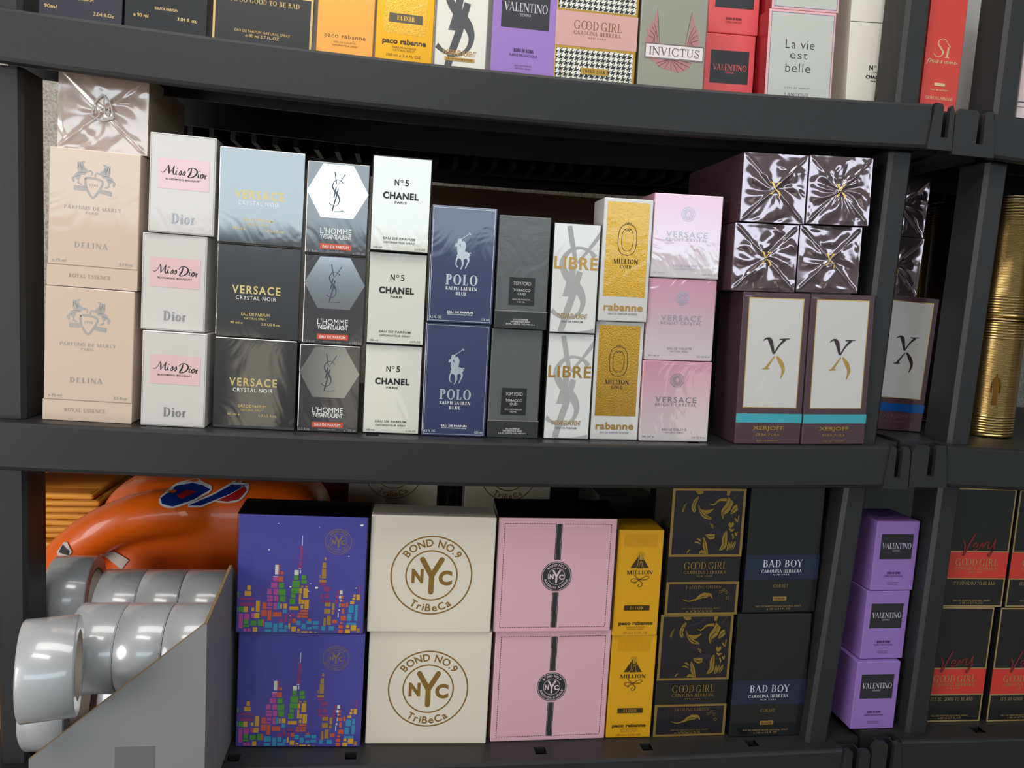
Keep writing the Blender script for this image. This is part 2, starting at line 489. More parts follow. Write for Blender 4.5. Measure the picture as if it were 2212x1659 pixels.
main = rack('long black plastic shelving rack carrying most of the perfume boxes')
XL, XR = -.517, .696
s_top = shelf(main, XL, XR, TOP, [], (XR, .727)); bracket_right(s_top, TOP, .699, .728, .7115, .7215)
s_mid = shelf(main, XL, XR, MID, [(-.036, -.020), (.402, .418)], (XR, .7205)); bracket_right(s_mid, MID, .691, .7215, .700, .7095)
s_bot = shelf(main, XL, XR - .025, BOT, [(-.202, -.186), (-.048, -.032), (.216, .232), (.372, .388), (.533, .549)], (XR - .025, .7125)); bracket_right(s_bot, BOT, .673, .7135, .6855, .6965)
def posts(par, segs, zt, zm, zb, yb=.52, bx=None):
    for (xt, xtb), (xm, xmb), (xb, xbb) in segs:
        post(par, xt, .80, xtb, zt(xtb)); post(par, xm, zt(xm) - .0605, xmb, zm(xmb)); post(par, xb, zm(xb) - .0605, xbb, zb(xbb)); post(par, xbb, zb(xbb) - .0605, xbb, -1.1)
        if bx: xm = xb = bx
        post(par, xm, .80, xm, zt(xm), y0=yb); post(par, xm, zt(xm) - .0605, xm, zm(xm), y0=yb); post(par, xb, zm(xb) - .0605, xb, zb(xb), y0=yb); post(par, xb, zb(xb) - .0605, xb, -1.1, y0=yb)
posts(main, [((-.4815, -.4815), (-.4815, -.4815), (-.4815, -.4815))], TOP, MID, BOT)
posts(main, [((.659, .657), (.656, .650), (.644, .624))], TOP, MID, BOT)

right = rack('next black shelving rack holding the red banded cartons and golden tins')
s = shelf(right, .790, 1.95, NTOP, [], (.731, .790)); bracket_left(s, NTOP, .730, .786, .7645, .7745)
s = shelf(right, .780, 1.95, NMID, [], (.725, .780)); bracket_left(s, NMID, .724, .776, .7505, .7615)
s = shelf(right, .764, 1.95, NBOT, [(.90, .918)], (.717, .764)); bracket_left(s, NBOT, .716, .761, .7405, .7515)
posts(right, [((.806, .806), (.804, .797), (.792, .786))], NTOP, NMID, NBOT)
posts(right, [((1.88, 1.88), (1.88, 1.88), (1.88, 1.88))], NTOP, NMID, NBOT)
low = bm_obj('storage_carton', box_bm(-1.0, -.522, .16, .655, -1.1, LBOT(-.6) - .0005, .004), mat('card_brown', (150, 112, 74), .7))
tag(low, 'tall brown storage carton beside the rack, carrying the envelopes', 'carton')
bm_obj('packing_tape', box_bm(-1.0002, -.5218, .39, .44, -1.05, LBOT(-.6) - .0003, 0), mat('tape_clear', (170, 136, 96), .3), low)

def slope(zf, x): return -math.degrees(math.atan((zf(x + .01) - zf(x - .01)) / .02))

# ------------------------------------------------------------------ print inks and films
white = mat('ink_white', (238, 238, 236), .4); black = mat('ink_black', (24, 23, 24), .45)
gold = mat('foil_gold', (222, 178, 96), .28, .9); gold_d = mat('ink_gold', (176, 138, 72), .4, .5)
silver = mat('foil_silver', (205, 207, 210), .3, .6); dark_ink = mat('ink_umber', (60, 44, 26), .5)
grey_ink = mat('ink_grey', (90, 90, 92), .5)
WR = .16

FOLD = {}
def wrapped_end(c, seed, amp=.0023, m=None, centre=(.5, .5)):
    """The folded end of a film wrapped carton: creases running from the corners to the middle, raised over the card."""
    N = 72; rnd = random.Random(seed)
    ph = [rnd.uniform(0, 6.28) for _ in range(9)]; fr = [rnd.choice((3, 4, 5, 7, 9, 12)) for _ in range(9)]
    cells = [(rnd.random(), rnd.random(), rnd.uniform(.06, .2), rnd.uniform(-1, 1), rnd.uniform(0, 3.14)) for _ in range(26)]
    v = []; f = []
    for j in range(N + 1):
        for i in range(N + 1):
            u, w = i / N, j / N
            x, y = u - centre[0], w - centre[1]; r = math.hypot(x, y); th = math.atan2(y, x)
            edge = min(u, 1 - u, w, 1 - w)
            d = abs(abs(x) - abs(y))                              # distance from the diagonals
            h = .9 * max(0, 1 - d / .05) * min(1, edge / .06) * .55
            h += sum(abs(sin(fr[k] * th / 2 + ph[k] + 3 * r)) ** 3 * math.exp(-((r - .12 - .05 * k) / .16) ** 2) for k in range(6)) * .34
            for cx, cy, s, a, an in cells:
                q = ((u - cx) * cos(an) + (w - cy) * sin(an)) / s; q2 = (-(u - cx) * sin(an) + (w - cy) * cos(an)) / (s * .35)
                h += a * .4 * math.exp(-q * q - q2 * q2)
            h += .4 * math.exp(-(r / .05) ** 2)
            h *= min(1, edge / .05)
            v.append(((u - .5) * c.w * .995, -.0004 - amp * max(-.1, h), w * c.h * .995 + .0002))
    for j in range(N):
        for i in range(N):
            a = j * (N + 1) + i; f.append((a, a + 1, a + N + 2, a + N + 1))
    return mesh_obj('folded_wrap', v, f, m, c.o, smooth=True)

# ------------------------------------------------------------------ emblems
def crest():
    """two rearing horses, ribbon and shield; read in a 1238 wide zoom, y down negated"""
    g = P2()
    H = [(275, 140), (300, 115), (330, 130), (375, 105), (425, 98), (437, 120), (405, 142), (395, 170), (430, 220), (480, 260), (500, 290), (545, 268), (592, 300), (602, 335), (582, 388), (562, 372), (572, 330), (550, 308), (500, 318), (460, 335), (440, 368), (420, 382), (380, 376), (350, 390),
         (350, 420), (322, 470), (308, 522), (340, 543), (388, 562), (372, 588), (300, 562), (282, 540), (298, 500), (265, 470), (232, 442), (222, 465), (232, 520), (212, 548), (188, 540), (163, 460), (198, 430), (215, 410), (240, 360), (300, 330), (290, 300), (273, 250), (285, 190)]
    g.poly([(x, -y) for x, y in H]); g.poly([(1228 - x, -y - 34) for x, y in H])
    g.poly([(x, -y) for x, y in ((215, 600), (440, 600), (472, 690), (380, 705), (215, 695))]); g.poly([(x, -y) for x, y in ((762, 645), (992, 670), (986, 766), (742, 725))])
    P = [(440, 440), (610, 430), (795, 480), (770, 600), (700, 720), (605, 830), (510, 720), (455, 600)]
    g.brush([(x, -y) for x, y in P + [P[0]]], 46, 2)
    g.add(sans('1743', .02), lambda q: (520 + q[0] * 92, -600 + q[1] * 80))
    return g
def crest_lines():
    g = P2()
    for f in (lambda x, y: (x, -y), lambda x, y: (1228 - x, -y - 34)):
        for pts, w in (([(328, 140), (345, 200), (372, 262), (362, 300)], 9), ([(300, 335), (360, 330), (440, 330)], 8), ([(345, 395), (290, 395), (232, 430)], 8), ([(290, 150), (300, 200), (296, 260)], 9), ([(395, 175), (380, 220), (420, 260)], 6)):
            g.brush([f(*p) for p in pts], [3] + [w] * (len(pts) - 2) + [3])
    g.rect(160, -830, 160.5, -829.5); g.rect(1064, -99, 1064.5, -98.5)
    return g
def polo_player():
    g = P2(); B = lambda pts, w: g.brush([(x, -y) for x, y in pts], w)
    B([(545, 383), (500, 420), (438, 462)], [7, 7, 9]); B([(536, 370), (548, 384), (558, 402)], [8, 10, 8])
    g.disc(428, -478, 26, 24); B([(402, 488), (415, 505), (440, 500)], [10, 18, 20])
    B([(455, 490), (472, 530), (468, 600), (455, 650)], [50, 66, 56, 46]); B([(450, 495), (405, 530), (400, 560)], [22, 18, 10])
    B([(372, 556), (392, 530), (412, 548), (424, 600), (440, 650)], [14, 32, 36, 52, 60]); B([(396, 520), (402, 505), (408, 522)], [6, 8, 6])
    B([(415, 640), (460, 668), (510, 655), (545, 680)], [66, 92, 84, 62])
    B([(420, 680), (398, 712), (392, 765), (398, 795), (420, 812)], [34, 18, 14, 13, 10]); B([(462, 690), (474, 745), (472, 790), (452, 838)], [36, 26, 18, 10])
    B([(535, 690), (545, 725), (528, 775), (508, 822)], [40, 22, 15, 10]); B([(548, 640), (562, 622), (576, 636)], [12, 10, 6])
    return g
def monogram(k=1.0):
    g = P2(); B = lambda pts, w: g.brush([(x, -y) for x, y in pts], [q * k for q in w] if isinstance(w, list) else w * k)
    B([(342, 80), (395, 330), (450, 560)], [62, 64, 46]); B([(806, 150), (640, 390), (478, 600)], [62, 34, 34])
    B([(425, 640), (392, 850), (338, 1070)], [78, 84, 76]); B([(285, 1074), (378, 1074)], [14, 14])
    B([(722, 505), (650, 425), (520, 382), (380, 420), (285, 540), (270, 660), (350, 800), (460, 910), (545, 1020), (590, 1160), (550, 1300), (450, 1385), (330, 1392), (220, 1350), (146, 1290)],
      [70, 36, 30, 46, 62, 74, 100, 118, 104, 66, 46, 34, 34, 44, 62])
    B([(520, 720), (430, 1080), (350, 1360), (290, 1600)], [74, 84, 82, 74]); B([(290, 1592), (460, 1600), (620, 1590), (770, 1565)], [20, 20, 30, 54])
    return g
def medallion():
    g = P2().arc(0, 0, 1, 1, 0, 360, .1, n=40); rnd = random.Random(3)
    for i in range(18):
        a = 2 * pi * i / 18; g.brush([(.38 * cos(a), .42 * sin(a)), (.58 * cos(a + .25), .6 * sin(a + .25)), (.72 * cos(a), .74 * sin(a)), (.8 * cos(a + .25), .8 * sin(a + .25))], [.07, .09, .07, .04], 4)
    g.arc(0, 0, .34, .42, 0, 360, .06, n=24); g.brush([(-.16, .1), (-.05, .12)], .05); g.brush([(.05, .12), (.16, .1)], .05); g.brush([(0, .08), (.02, -.1)], .04); g.brush([(-.1, -.2), (.1, -.2)], .05)
    return g
def ring_zero():
    g = P2()
    for rx, ry, w in ((1, 1.52, .07), (.62, 1.1, .06)):
        pts = []
        for i in range(41):
            a = pi / 2 + 2 * pi * i / 40; c_, s_ = cos(a), sin(a); e = .75
            pts.append((rx * math.copysign(abs(c_) ** e, c_), ry * math.copysign(abs(s_) ** e, s_)))
        g.brush(pts, w, 2)
    g.brush([(-.3, 1.48), (-.24, 1.68), (-.08, 1.6), (0, 1.72), (.1, 1.6), (.26, 1.68), (.3, 1.46)], .06); g.brush([(-.26, 1.1), (-.16, .88), (0, 1.02), (.14, .88), (.26, 1.1)], .07)
    return g
def x_emblem_top():
    g = P2(); B = lambda pts, w: g.brush([(x, -y) for x, y in pts], w)
    B([(352, 1060), (372, 1046), (392, 1062), (412, 1132)], [3, 10, 24, 10]); B([(470, 1050), (440, 1085), (414, 1134)], [16, 9, 7]); B([(440, 1050), (494, 1046)], [6, 5])
    return g
def x_emblem_foot():
    g = P2(); B = lambda pts, w: g.brush([(x, -y) for x, y in pts], w)
    B([(410, 1138), (385, 1172), (362, 1206)], [6, 10, 16]); B([(342, 1207), (384, 1205)], [6, 5]); B([(420, 1138), (448, 1172), (464, 1212), (452, 1258)], [8, 24, 18, 3])
    return g
def swirl():
    g = P2(); B = lambda pts, w: g.brush([(x, -y) for x, y in pts], w)
    B([(335, 655), (380, 700), (440, 725), (510, 720), (550, 690), (530, 670), (480, 680), (420, 720), (360, 760), (310, 760), (288, 735), (310, 712), (360, 712), (420, 745), (455, 790), (440, 828), (410, 835), (395, 810), (420, 795)],
      [9, 9, 9, 9, 8, 8, 9, 10, 9, 9, 8, 9, 9, 10, 11, 10, 9, 8, 6]); B([(365, 765), (345, 785), (330, 770)], [8, 8, 6])
    return g
def numeral_one():
    g = P2(); g.poly([(418, -335), (552, -552), (285, -552)]); return g
def numeral_body():
    g = P2(); B = lambda pts, w: g.brush([(x, -y) for x, y in pts], w)
    o = [(375, 362), (392, 350), (392, 335), (472, 338), (470, 440), (455, 470), (458, 530), (480, 550), (455, 566), (418, 556), (380, 566), (358, 550), (385, 530), (392, 470), (392, 440), (392, 362), (375, 362)]
    for a, b in zip(o, o[1:]): g.line(a[0], -a[1], b[0], -b[1], 7)
    g.rect(408, -438, 456, -350); B([(418, 480), (432, 455), (446, 480)], 7); B([(408, 540), (418, 500), (426, 470)], 6); B([(448, 540), (440, 500), (430, 470)], 6)
    return g
def script(word):
    """Hand-drawn script words as brush strokes, px space y down negated"""
    g = P2(); B = lambda pts, w, n=6: g.brush([(x, -y) for x, y in pts], w, n)
    if word == 'miss':
        B([(955, 297), (972, 300), (992, 280), (1010, 245)], [3, 5, 4, 3]); B([(1010, 245), (1014, 275), (1012, 308)], [4, 11, 6]); B([(1012, 308), (1035, 275), (1052, 248)], 4); B([(1052, 248), (1044, 285), (1048, 308), (1062, 303)], [5, 11, 8, 4])
        B([(1068, 280), (1062, 304), (1074, 306)], [6, 8, 4]); g.disc(1074, -264, 4, n=10)
        for x in (1092, 1118): B([(x - 10, 306), (x + 8, 280), (x + 10, 298), (x, 310), (x - 8, 304)], [3, 6, 9, 6, 4])
        B([(1176, 258), (1168, 290), (1152, 318), (1166, 322)], [6, 12, 9, 4]); B([(1148, 276), (1160, 258), (1195, 254), (1216, 276), (1200, 306), (1165, 322), (1148, 312)], [5, 5, 6, 12, 9, 5, 4])
        B([(1228, 288), (1222, 312), (1234, 314)], [6, 8, 4]); g.disc(1234, -272, 4, n=10)
        B([(1252, 290), (1240, 304), (1248, 318), (1262, 304), (1254, 290), (1266, 292)], [6, 9, 7, 8, 5, 4]); B([(1272, 292), (1274, 322)], [6, 8]); B([(1274, 306), (1286, 294)], [4, 6])
    if word == 'very':
        B([(912, 405), (925, 430), (922, 490), (955, 400), (972, 360)], [7, 9, 8, 9, 8]); B([(965, 445), (990, 430), (980, 415), (968, 430), (976, 458), (998, 445)], [6, 7, 7, 8, 7, 6])
        B([(998, 445), (1012, 412), (1016, 440), (1030, 412), (1042, 412)], [6, 8, 8, 7, 6]); B([(1046, 405), (1044, 440), (1062, 435), (1078, 390)], [7, 8, 7, 7]); B([(1078, 390), (1072, 450), (1055, 492), (1050, 478), (1085, 440)], [7, 8, 7, 6, 5])
    if word == 'passione':
        B([(1460, 478), (1476, 432), (1492, 436), (1480, 458)], [4, 7, 6, 4]); x = 1500
        for k, ch in enumerate('assione'):
            if ch in 'aoe': B([(x + 10, 436), (x, 442), (x + 2, 456), (x + 14, 448), (x + 14, 438), (x + 22, 456)], [5, 6, 6, 5, 5, 4])
            elif ch == 's': B([(x - 2, 458), (x + 10, 434), (x + 12, 452), (x, 458)], [3, 5, 6, 4])
            elif ch == 'i': B([(x + 6, 438), (x + 4, 456), (x + 12, 456)], [5, 6, 4])
            else: B([(x, 438), (x, 458), (x + 10, 438), (x + 14, 456)], [5, 5, 5, 5])
            x += 26 if ch != 'i' else 18
    if word == 'si':
        B([(1612, 290), (1588, 270), (1556, 280), (1548, 312), (1572, 345), (1590, 375), (1575, 408), (1545, 412), (1522, 390)], [7, 5, 6, 11, 14, 13, 8, 5, 8]); B([(1628, 330), (1622, 412)], [14, 13]); B([(1612, 295), (1640, 328)], [5, 9]); B([(1605, 414), (1640, 414)], 5)
    return g
def wings():
    """returns feathers and their dark lines in face fractions of the sage carton"""
    def f(x, y): return ((x - 40 - (560 - y) * .03) / 755, .643 + ((y - .078 * (x - 410)) - 580) * .000824)
    g = P2(); d = P2()
    L = [(268, 492), (256, 430), (241, 300), (246, 180), (237, 104), (208, 190), (197, 262), (167, 228), (180, 305), (138, 272), (157, 345), (108, 322), (135, 395), (98, 428), (128, 484)]
    Rg = [(556, 520), (590, 440), (612, 330), (620, 230), (627, 145), (652, 225), (662, 300), (680, 285), (684, 345), (706, 330), (702, 392), (720, 395), (708, 450), (730, 470), (700, 520)]
    g.poly([f(*p) for p in L]); g.poly([f(*p) for p in Rg])
    for P in (L, Rg):
        for k in range(4, len(P) - 1, 2): d.brush([f(*P[k]), f((P[k][0] + P[0][0]) / 2, (P[k][1] + P[0][1]) / 2 - 10), f(P[0][0] + (P[-1][0] - P[0][0]) * (k - 4) / 12, P[0][1] - 6)], [.004, .007, .003])
    B = [(155, 642), (235, 700), (262, 735), (330, 762), (410, 785), (490, 806), (560, 785), (615, 745), (640, 700), (520, 672), (380, 660)]
    g.poly([f(*p) for p in B])
    for k in range(1, 9): d.brush([f(*B[k]), f((B[k][0] + 400) / 2, (B[k][1] + 650) / 2), f(395 + k, 655)], [.003, .006, .003])
    return g, d
# ------------------------------------------------------------------ products
def P_delina():
    m = mat('card_blush', (212, 188, 168), .5, 0, .55, .22)
    c = Carton('perfume_box', .1033, .1648, .095, m)
    em = mat('foil_pale', (172, 166, 160), .34, .6, grain=.1)
    c.part('base_sleeve', [(RECT(-.004, .845, 1.004, 1.0), m)], level=5)
    sh = mat('card_blush_edge', (150, 130, 115), .6)
    c.part('lid_seam', [(RECT(0, .841, 1, .846), sh)], level=7)
    c.part('crest', [(T((crest(), .487, .218, .49, .268)), em)])
    c.part('crest_lines', [(T((crest_lines(), .487, .218, .49, .268)), mat('ink_umbergrey', (112, 104, 98), .5))])
    c.part('maker_lettering', [(T((serif('PARFUMS DE MARLY', .12, .05, .1), .485, .42, .63, .026), (serif('PARIS', .12, .05, .1), .475, .455, .14, .018)), em)])
    c.part('name_lettering', [(T((serif('DELINA', .14, .05, .16), .475, .69, .37, .042)), em)])
    c.part('small_print', [(T((sans('e 75 ml', .01), .125, .812, .15, .02), (sans('2.5 fl.oz', .01), .865, .81, .15, .02)), em)])
    c.part('base_lettering', [(T((serif('ROYAL ESSENCE', .11, .05, .1), .47, .918, .46, .028)), mat('ink_taupe', (150, 132, 112), .5))], level=9)
    return c
def P_miss():
    m = mat('card_pearl', (210, 205, 202), .38, 0, .5, .2, coat_ior=1.7)
    c = Carton('perfume_box', .0768, .119, .045, m)
    c.part('border_line', [(FRAME(.02, .012, .98, .988, .006, .004), mat('ink_silverline', (150, 150, 152), .4, .4))])
    c.part('pink_panel', [(RECT(.13, .245, .905, .55), mat('ink_blossom', (226, 188, 194), .45, 0, .6, .3))])
    c.part('script_lettering', [(T((script('miss'), .52, .37, .70, .115)), black)])
    c.part('name_lettering', [(T((sans('BLOOMING BOUQUET', .012, 1.15), .515, .455, .53, .022)), black)])
    c.part('maker_lettering', [(T((serif('Dior', .16, .05, .05), .525, .845, .35, .1)), mat('foil_pearl', (172, 172, 176), .28, .85, grain=.1))])
    return c
def P_noir():
    m = mat('card_noir', (22, 23, 28), .25, 0, 1.0, .08, .8, coat_ior=2.5, coat_rough=.05)
    c = Carton('perfume_box', .1018, .1162, .05, m)
    g = mat('foil_lemon', (224, 200, 130), .35, .5)
    c.part('maker_lettering', [(T((sans('VERSACE', .022, 1.25), .475, .48, .58, .09)), g)])
    c.part('name_lettering', [(T((sans('CRYSTAL NOIR', .0, 1.2), .475, .568, .48, .042)), white)])
    c.part('small_print', [(T((sans('EAU DE PARFUM', .01), .475, .745, .34, .032), (sans('NATURAL SPRAY', .0), .475, .79, .27, .024), (sans('90 ml e', .01), .25, .84, .15, .028), (sans('3.0 US fl.oz.', .01), .665, .845, .23, .028)), g)])
    return c
def P_homme():
    m = mat('card_gunmetal', (66, 63, 66), .34, .4, .9, .16, coat_ior=2.1, coat_rough=.08)
    c = Carton('perfume_box', .077, .1137, .05, m)
    f = mat('foil_mirror', (214, 217, 220), .14, 1.0, .3, .2, coat_rough=.08)
    c.part('hexagon', [(P2().poly([(.005, .32), (.25, .022), (.735, .022), (.99, .32), (.755, .60), (.235, .60)]), f)])
    c.part('monogram', [(T((monogram(.72), .485, .315, .25, .43)), mat('ink_steel', (84, 84, 92), .35, .5))])
    c.part('name_lettering', [(T((sans("L'HOMME", .0, 1.05), .49, .745, .5, .066), (sans('YVESSAINTLAURENT', .005, .8), .49, .808, .5, .05)), white)])
    c.part('red_band', [(RECT(.24, .885, .75, .946), mat('ink_coral', (206, 84, 62), .45)), ])
    c.part('band_lettering', [(T((sans('EAU DE PARFUM', .01, 1.1), .495, .917, .42, .03)), white)])
    c.part('small_print', [(T((sans('3.3 fl.oz.'), .12, .972, .19, .028), (sans('e 100 ml'), .87, .972, .19, .028), (sans('VAPORISATEUR SPRAY'), .49, .972, .3, .014)), mat('ink_ash', (170, 168, 170), .5))])
    return c
def P_chanel():
    m = mat('card_ivory', (220, 219, 211), .35, 0, .9, .14, coat_ior=2.0)
    c = Carton('perfume_box', .0745, .1181, .045, black, .0006)
    c.part('front_panel', [(RECT(.018, .011, .982, .989), m)], level=2)
    c.lv = 3
    c.part('name_lettering', [(T((sans('N', .014), .415, .27, .075, .066), (sans('5', .014), .585, .27, .062, .066)), black), (P2().arc(.497, .253, .024, .0151, 0, 360, .009, .0057, 20), black)])
    c.part('maker_lettering', [(T((sans('CHANEL', .04, 1.12), .49, .41, .60, .073), (sans('PARIS', .02, 1.1), .49, .48, .2, .024)), black)])
    c.part('small_print', [(T((sans('EAU DE PARFUM', .02, 1.15), .49, .862, .54, .024), (sans('VAPORISATEUR SPRAY', .01, 1.05), .49, .905, .54, .021), (sans('100 ml'), .135, .962, .14, .022), (sans('3.4 FL.OZ'), .85, .962, .18, .022)), grey_ink)])
    return c
def P_polo():
    m = mat('card_navy', (52, 56, 96), .35, 0, .8, .16)
    c = Carton('perfume_box', .0851, .1501, .05, m)
    c.part('border_line', [(FRAME(.03, .016, .97, .984, .007, .004), silver)])
    sv = mat('foil_dull', (200, 202, 208), .35, .6)
    c.part('rider_emblem', [(T((polo_player(), .50, .375, .26, .325)), sv)])
    c.part('name_lettering', [(T((serif('POLO', .2, .06, .04), .50, .625, .49, .092)), sv)])
    c.part('maker_lettering', [(T((serif('RALPH LAUREN', .18, .07, .08), .5, .70, .48, .03), (serif('BLUE', .18, .07, .08), .5, .745, .165, .029)), white)])
    c.part('small_print', [(T((sans('EAU DE PARFUM', .03, 1.1), .5, .906, .40, .018), (sans('SPRAY/VAPORISATEUR'), .5, .926, .39, .011), (sans('4.2 FL. OZ.'), .13, .955, .18, .02), (sans('125 ml'), .89, .958, .12, .019)), white)])
    return c
def P_ford():
    m, t, p = principled('card_weave')
    v = coords(t)
    mp = t.nodes.new('ShaderNodeMapping'); mp.inputs['Rotation'].default_value = (0, R(38), 0); t.links.new(v, mp.inputs[0])
    ch = t.nodes.new('ShaderNodeTexChecker'); ch.inputs['Scale'].default_value = 1500
    ch.inputs[1].default_value = rgb(112, 114, 114); ch.inputs[2].default_value = rgb(44, 45, 46); t.links.new(mp.outputs[0], ch.inputs[0])
    t.links.new(ch.outputs[0], p.inputs['Base Color']); p.inputs['Roughness'].default_value = .45
    n = noise(t, v, 18, 3, .5, 1.5); p.inputs['Coat Weight'].default_value = .45; p.inputs['Coat Roughness'].default_value = .15; t.links.new(bump(t, n.outputs[0], .2, .004), p.inputs['Coat Normal'])
    c = Carton('perfume_box', .0685, .1466, .05, m)
    bm = box_bm(-.0349, .0349, -.0009, .0509, 0, .0225, .0006)
    bs = bm_obj('base_tray', bm, mat('card_tray', (44, 45, 45), .4, 0, .6, .2), c.o)
    c.part('film_ridge', [(RECT(-.01, .838, 1.01, .846), mat('film_edge', (150, 148, 140), .2, .3))], level=7)
    c.part('name_plate', [(RECT(.245, .54, .745, .79), mat('card_plate', (24, 24, 25), .4, 0, .5, .2))])
    pl = mat('ink_pale', (196, 196, 194), .5)
    c.part('name_lettering', [(T((sans('TOM FORD', -.005, .9), .495, .594, .34, .031), (sans('TOBACCO', .008, 1.05), .495, .654, .33, .024), (sans('OUD', .008, 1.05), .495, .687, .15, .024), (sans('EAU DE PARFUM'), .495, .738, .34, .014), (sans('100 ML'), .495, .76, .14, .014)), pl)])
    c.part('tray_lettering', [(T((sans('EAU DE PARFUM', .03), .495, .917, .28, .014), (sans('VAPORISATEUR SPRAY', .03), .495, .937, .39, .014), (sans('3.4 FL. OZ/OZ. LIQ./100 ml e', .03), .495, .959, .56, .015)), pl)], raise_=.001)
    return c
def ysl_text(): return sans('YVESSAINTLAURENT', .0, .78)
def P_libre(intense=False):
    if intense:
        m = mat('card_cream', (222, 218, 208), .4, 0, .6, .2); mk = mat('ink_charcoal', (72, 72, 74), .4); c = Carton('perfume_box', .0651, .148, .045, m, .0006)
    else:
        m = mat('card_white', (220, 220, 218), .38, 0, .6, .2); mk = mat('ink_smoke', (166, 166, 165), .4); c = Carton('perfume_box', .0633, .1441, .045, m, .0006, {'side': black})
    c.part('border_line', [(FRAME(0, 0, 1, 1, .014, .006), black if not intense else mat('ink_stone', (150, 148, 142), .5))])
    P = P2(); 
    def f(p): return ((p[0] - 125) / 665, ((-p[1]) - 40) / 1570)
    P.add(monogram(1.12), f)
    P.v = [(min(.985, max(.015, x)), min(.994, max(.006, y))) for x, y in P.v]
    c.part('monogram', [(P, mk)])
    g = mat('foil_libre', (190, 148, 78), .3, .7)
    if not intense: c.part('name_lettering', [(T((sans('LIBRE', .02, 1.12), .505, .36, .93, .112)), g)])
    c.part('maker_lettering', [(T((ysl_text(), .48, .845, .66, .045)), gold_d if not intense else g)])
    if intense: c.part('gold_band', [(RECT(.2, .883, .78, .912), g)]); c.part('band_lettering', [(T((sans('EAU DE PARFUM INTENSE', .01), .49, .898, .5, .014)), dark_ink)])
    else: c.part('small_print', [(T((sans('EAU DE PARFUM', .01, 1.05), .49, .895, .45, .018)), grey_ink)])
    return c
def P_rab():
    m = mat('card_silverwhite', (206, 204, 202), .35, 0, .7, .2)
    c = Carton('perfume_box', .0673, .1622, .056, m)
    gf = MATS.get('foil_nugget')
    if not gf:
        gf, t, p = principled('foil_nugget'); MATS['foil_nugget'] = gf
        p.inputs['Base Color'].default_value = rgb(214, 164, 66); p.inputs['Metallic'].default_value = .85; p.inputs['Roughness'].default_value = .25
        v = coords(t); n = noise(t, v, 520, 4, .6, .4); t.links.new(bump(t, n.outputs[0], .22, .001), p.inputs['Normal'])
        p.inputs['Coat Weight'].default_value = .7; p.inputs['Coat Roughness'].default_value = .05
        n2 = noise(t, v, 20, 3, .5, 1.5); t.links.new(bump(t, n2.outputs[0], .25, .004), p.inputs['Coat Normal'])
    c.part('gold_panel', [(RECT(.068, .03, .928, .797), gf)])
    ink = mat('ink_bronze', (78, 54, 18), .4, .3)
    c.part('ring_emblem', [(T((ring_zero(), .505, .325, .39, .27)), ink)])
    c.part('name_lettering', [(T((serif('MILLION', .2, .06, .04), .497, .508, .5, .043), (serif('GOLD', .18, .07, .06), .5, .552, .23, .029)), ink)])
    c.part('maker_lettering', [(T((sans('rabanne', .022, 1.05), .497, .882, .8, .062)), mat('foil_maker', (186, 142, 66), .35, .6))])
    c.part('small_print', [(T((sans('EAU DE PARFUM INTENSE', .0, 1.05), .497, .938, .6, .015)), grey_ink)])
    return c
def P_bright():
    m, t, p = principled('card_rose_fade')
    v = coords(t); s = t.nodes.new('ShaderNodeSeparateXYZ'); t.links.new(v, s.inputs[0])
    cr = t.nodes.new('ShaderNodeValToRGB'); mr = t.nodes.new('ShaderNodeMapRange'); mr.inputs[1].default_value = 0; mr.inputs[2].default_value = .1114
    t.links.new(s.outputs[2], mr.inputs[0]); t.links.new(mr.outputs[0], cr.inputs[0])
    cr.color_ramp.elements[0].color = rgb(214, 204, 206); cr.color_ramp.elements[1].color = rgb(214, 150, 174)      # the card is printed silver below, rose above
    cr.color_ramp.elements[0].position = .08; cr.color_ramp.elements[1].position = .95
    t.links.new(cr.outputs[0], p.inputs['Base Color']); p.inputs['Roughness'].default_value = .32; p.inputs['Metallic'].default_value = .15
    p.inputs['Coat Weight'].default_value = 1; p.inputs['Coat Roughness'].default_value = .03; p.inputs['Coat IOR'].default_value = 2.1
    n = noise(t, v, 12, 3, .5, 2.0); t.links.new(bump(t, n.outputs[0], .14, .004), p.inputs['Coat Normal'])
    c = Carton('perfume_box', .0972, .1114, .055, m)
    sv = mat('foil_lilac', (180, 172, 180), .25, .9, grain=.1)
    c.part('medallion', [(T((medallion(), .5, .235, .2, .175)), sv)])
    c.part('maker_lettering', [(T((sans('VERSACE', .012, 1.25), .5, .478, .6, .072)), sv)])
    c.part('name_lettering', [(T((sans('BRIGHT CRYSTAL', .0, 1.2), .5, .54, .6, .036)), sv)])
    c.part('small_print', [(T((sans('EAU DE TOILETTE', .01), .5, .852, .36, .026), (sans('NATURAL SPRAY'), .5, .888, .28, .018), (sans('90 ml e'), .12, .942, .17, .022), (sans('3.0 US fl.oz'), .86, .945, .2, .022)), sv)])
    return c
PLUM = (74, 50, 58)
def plum(): return mat('card_plum', PLUM, .4, 0, .9, .3)
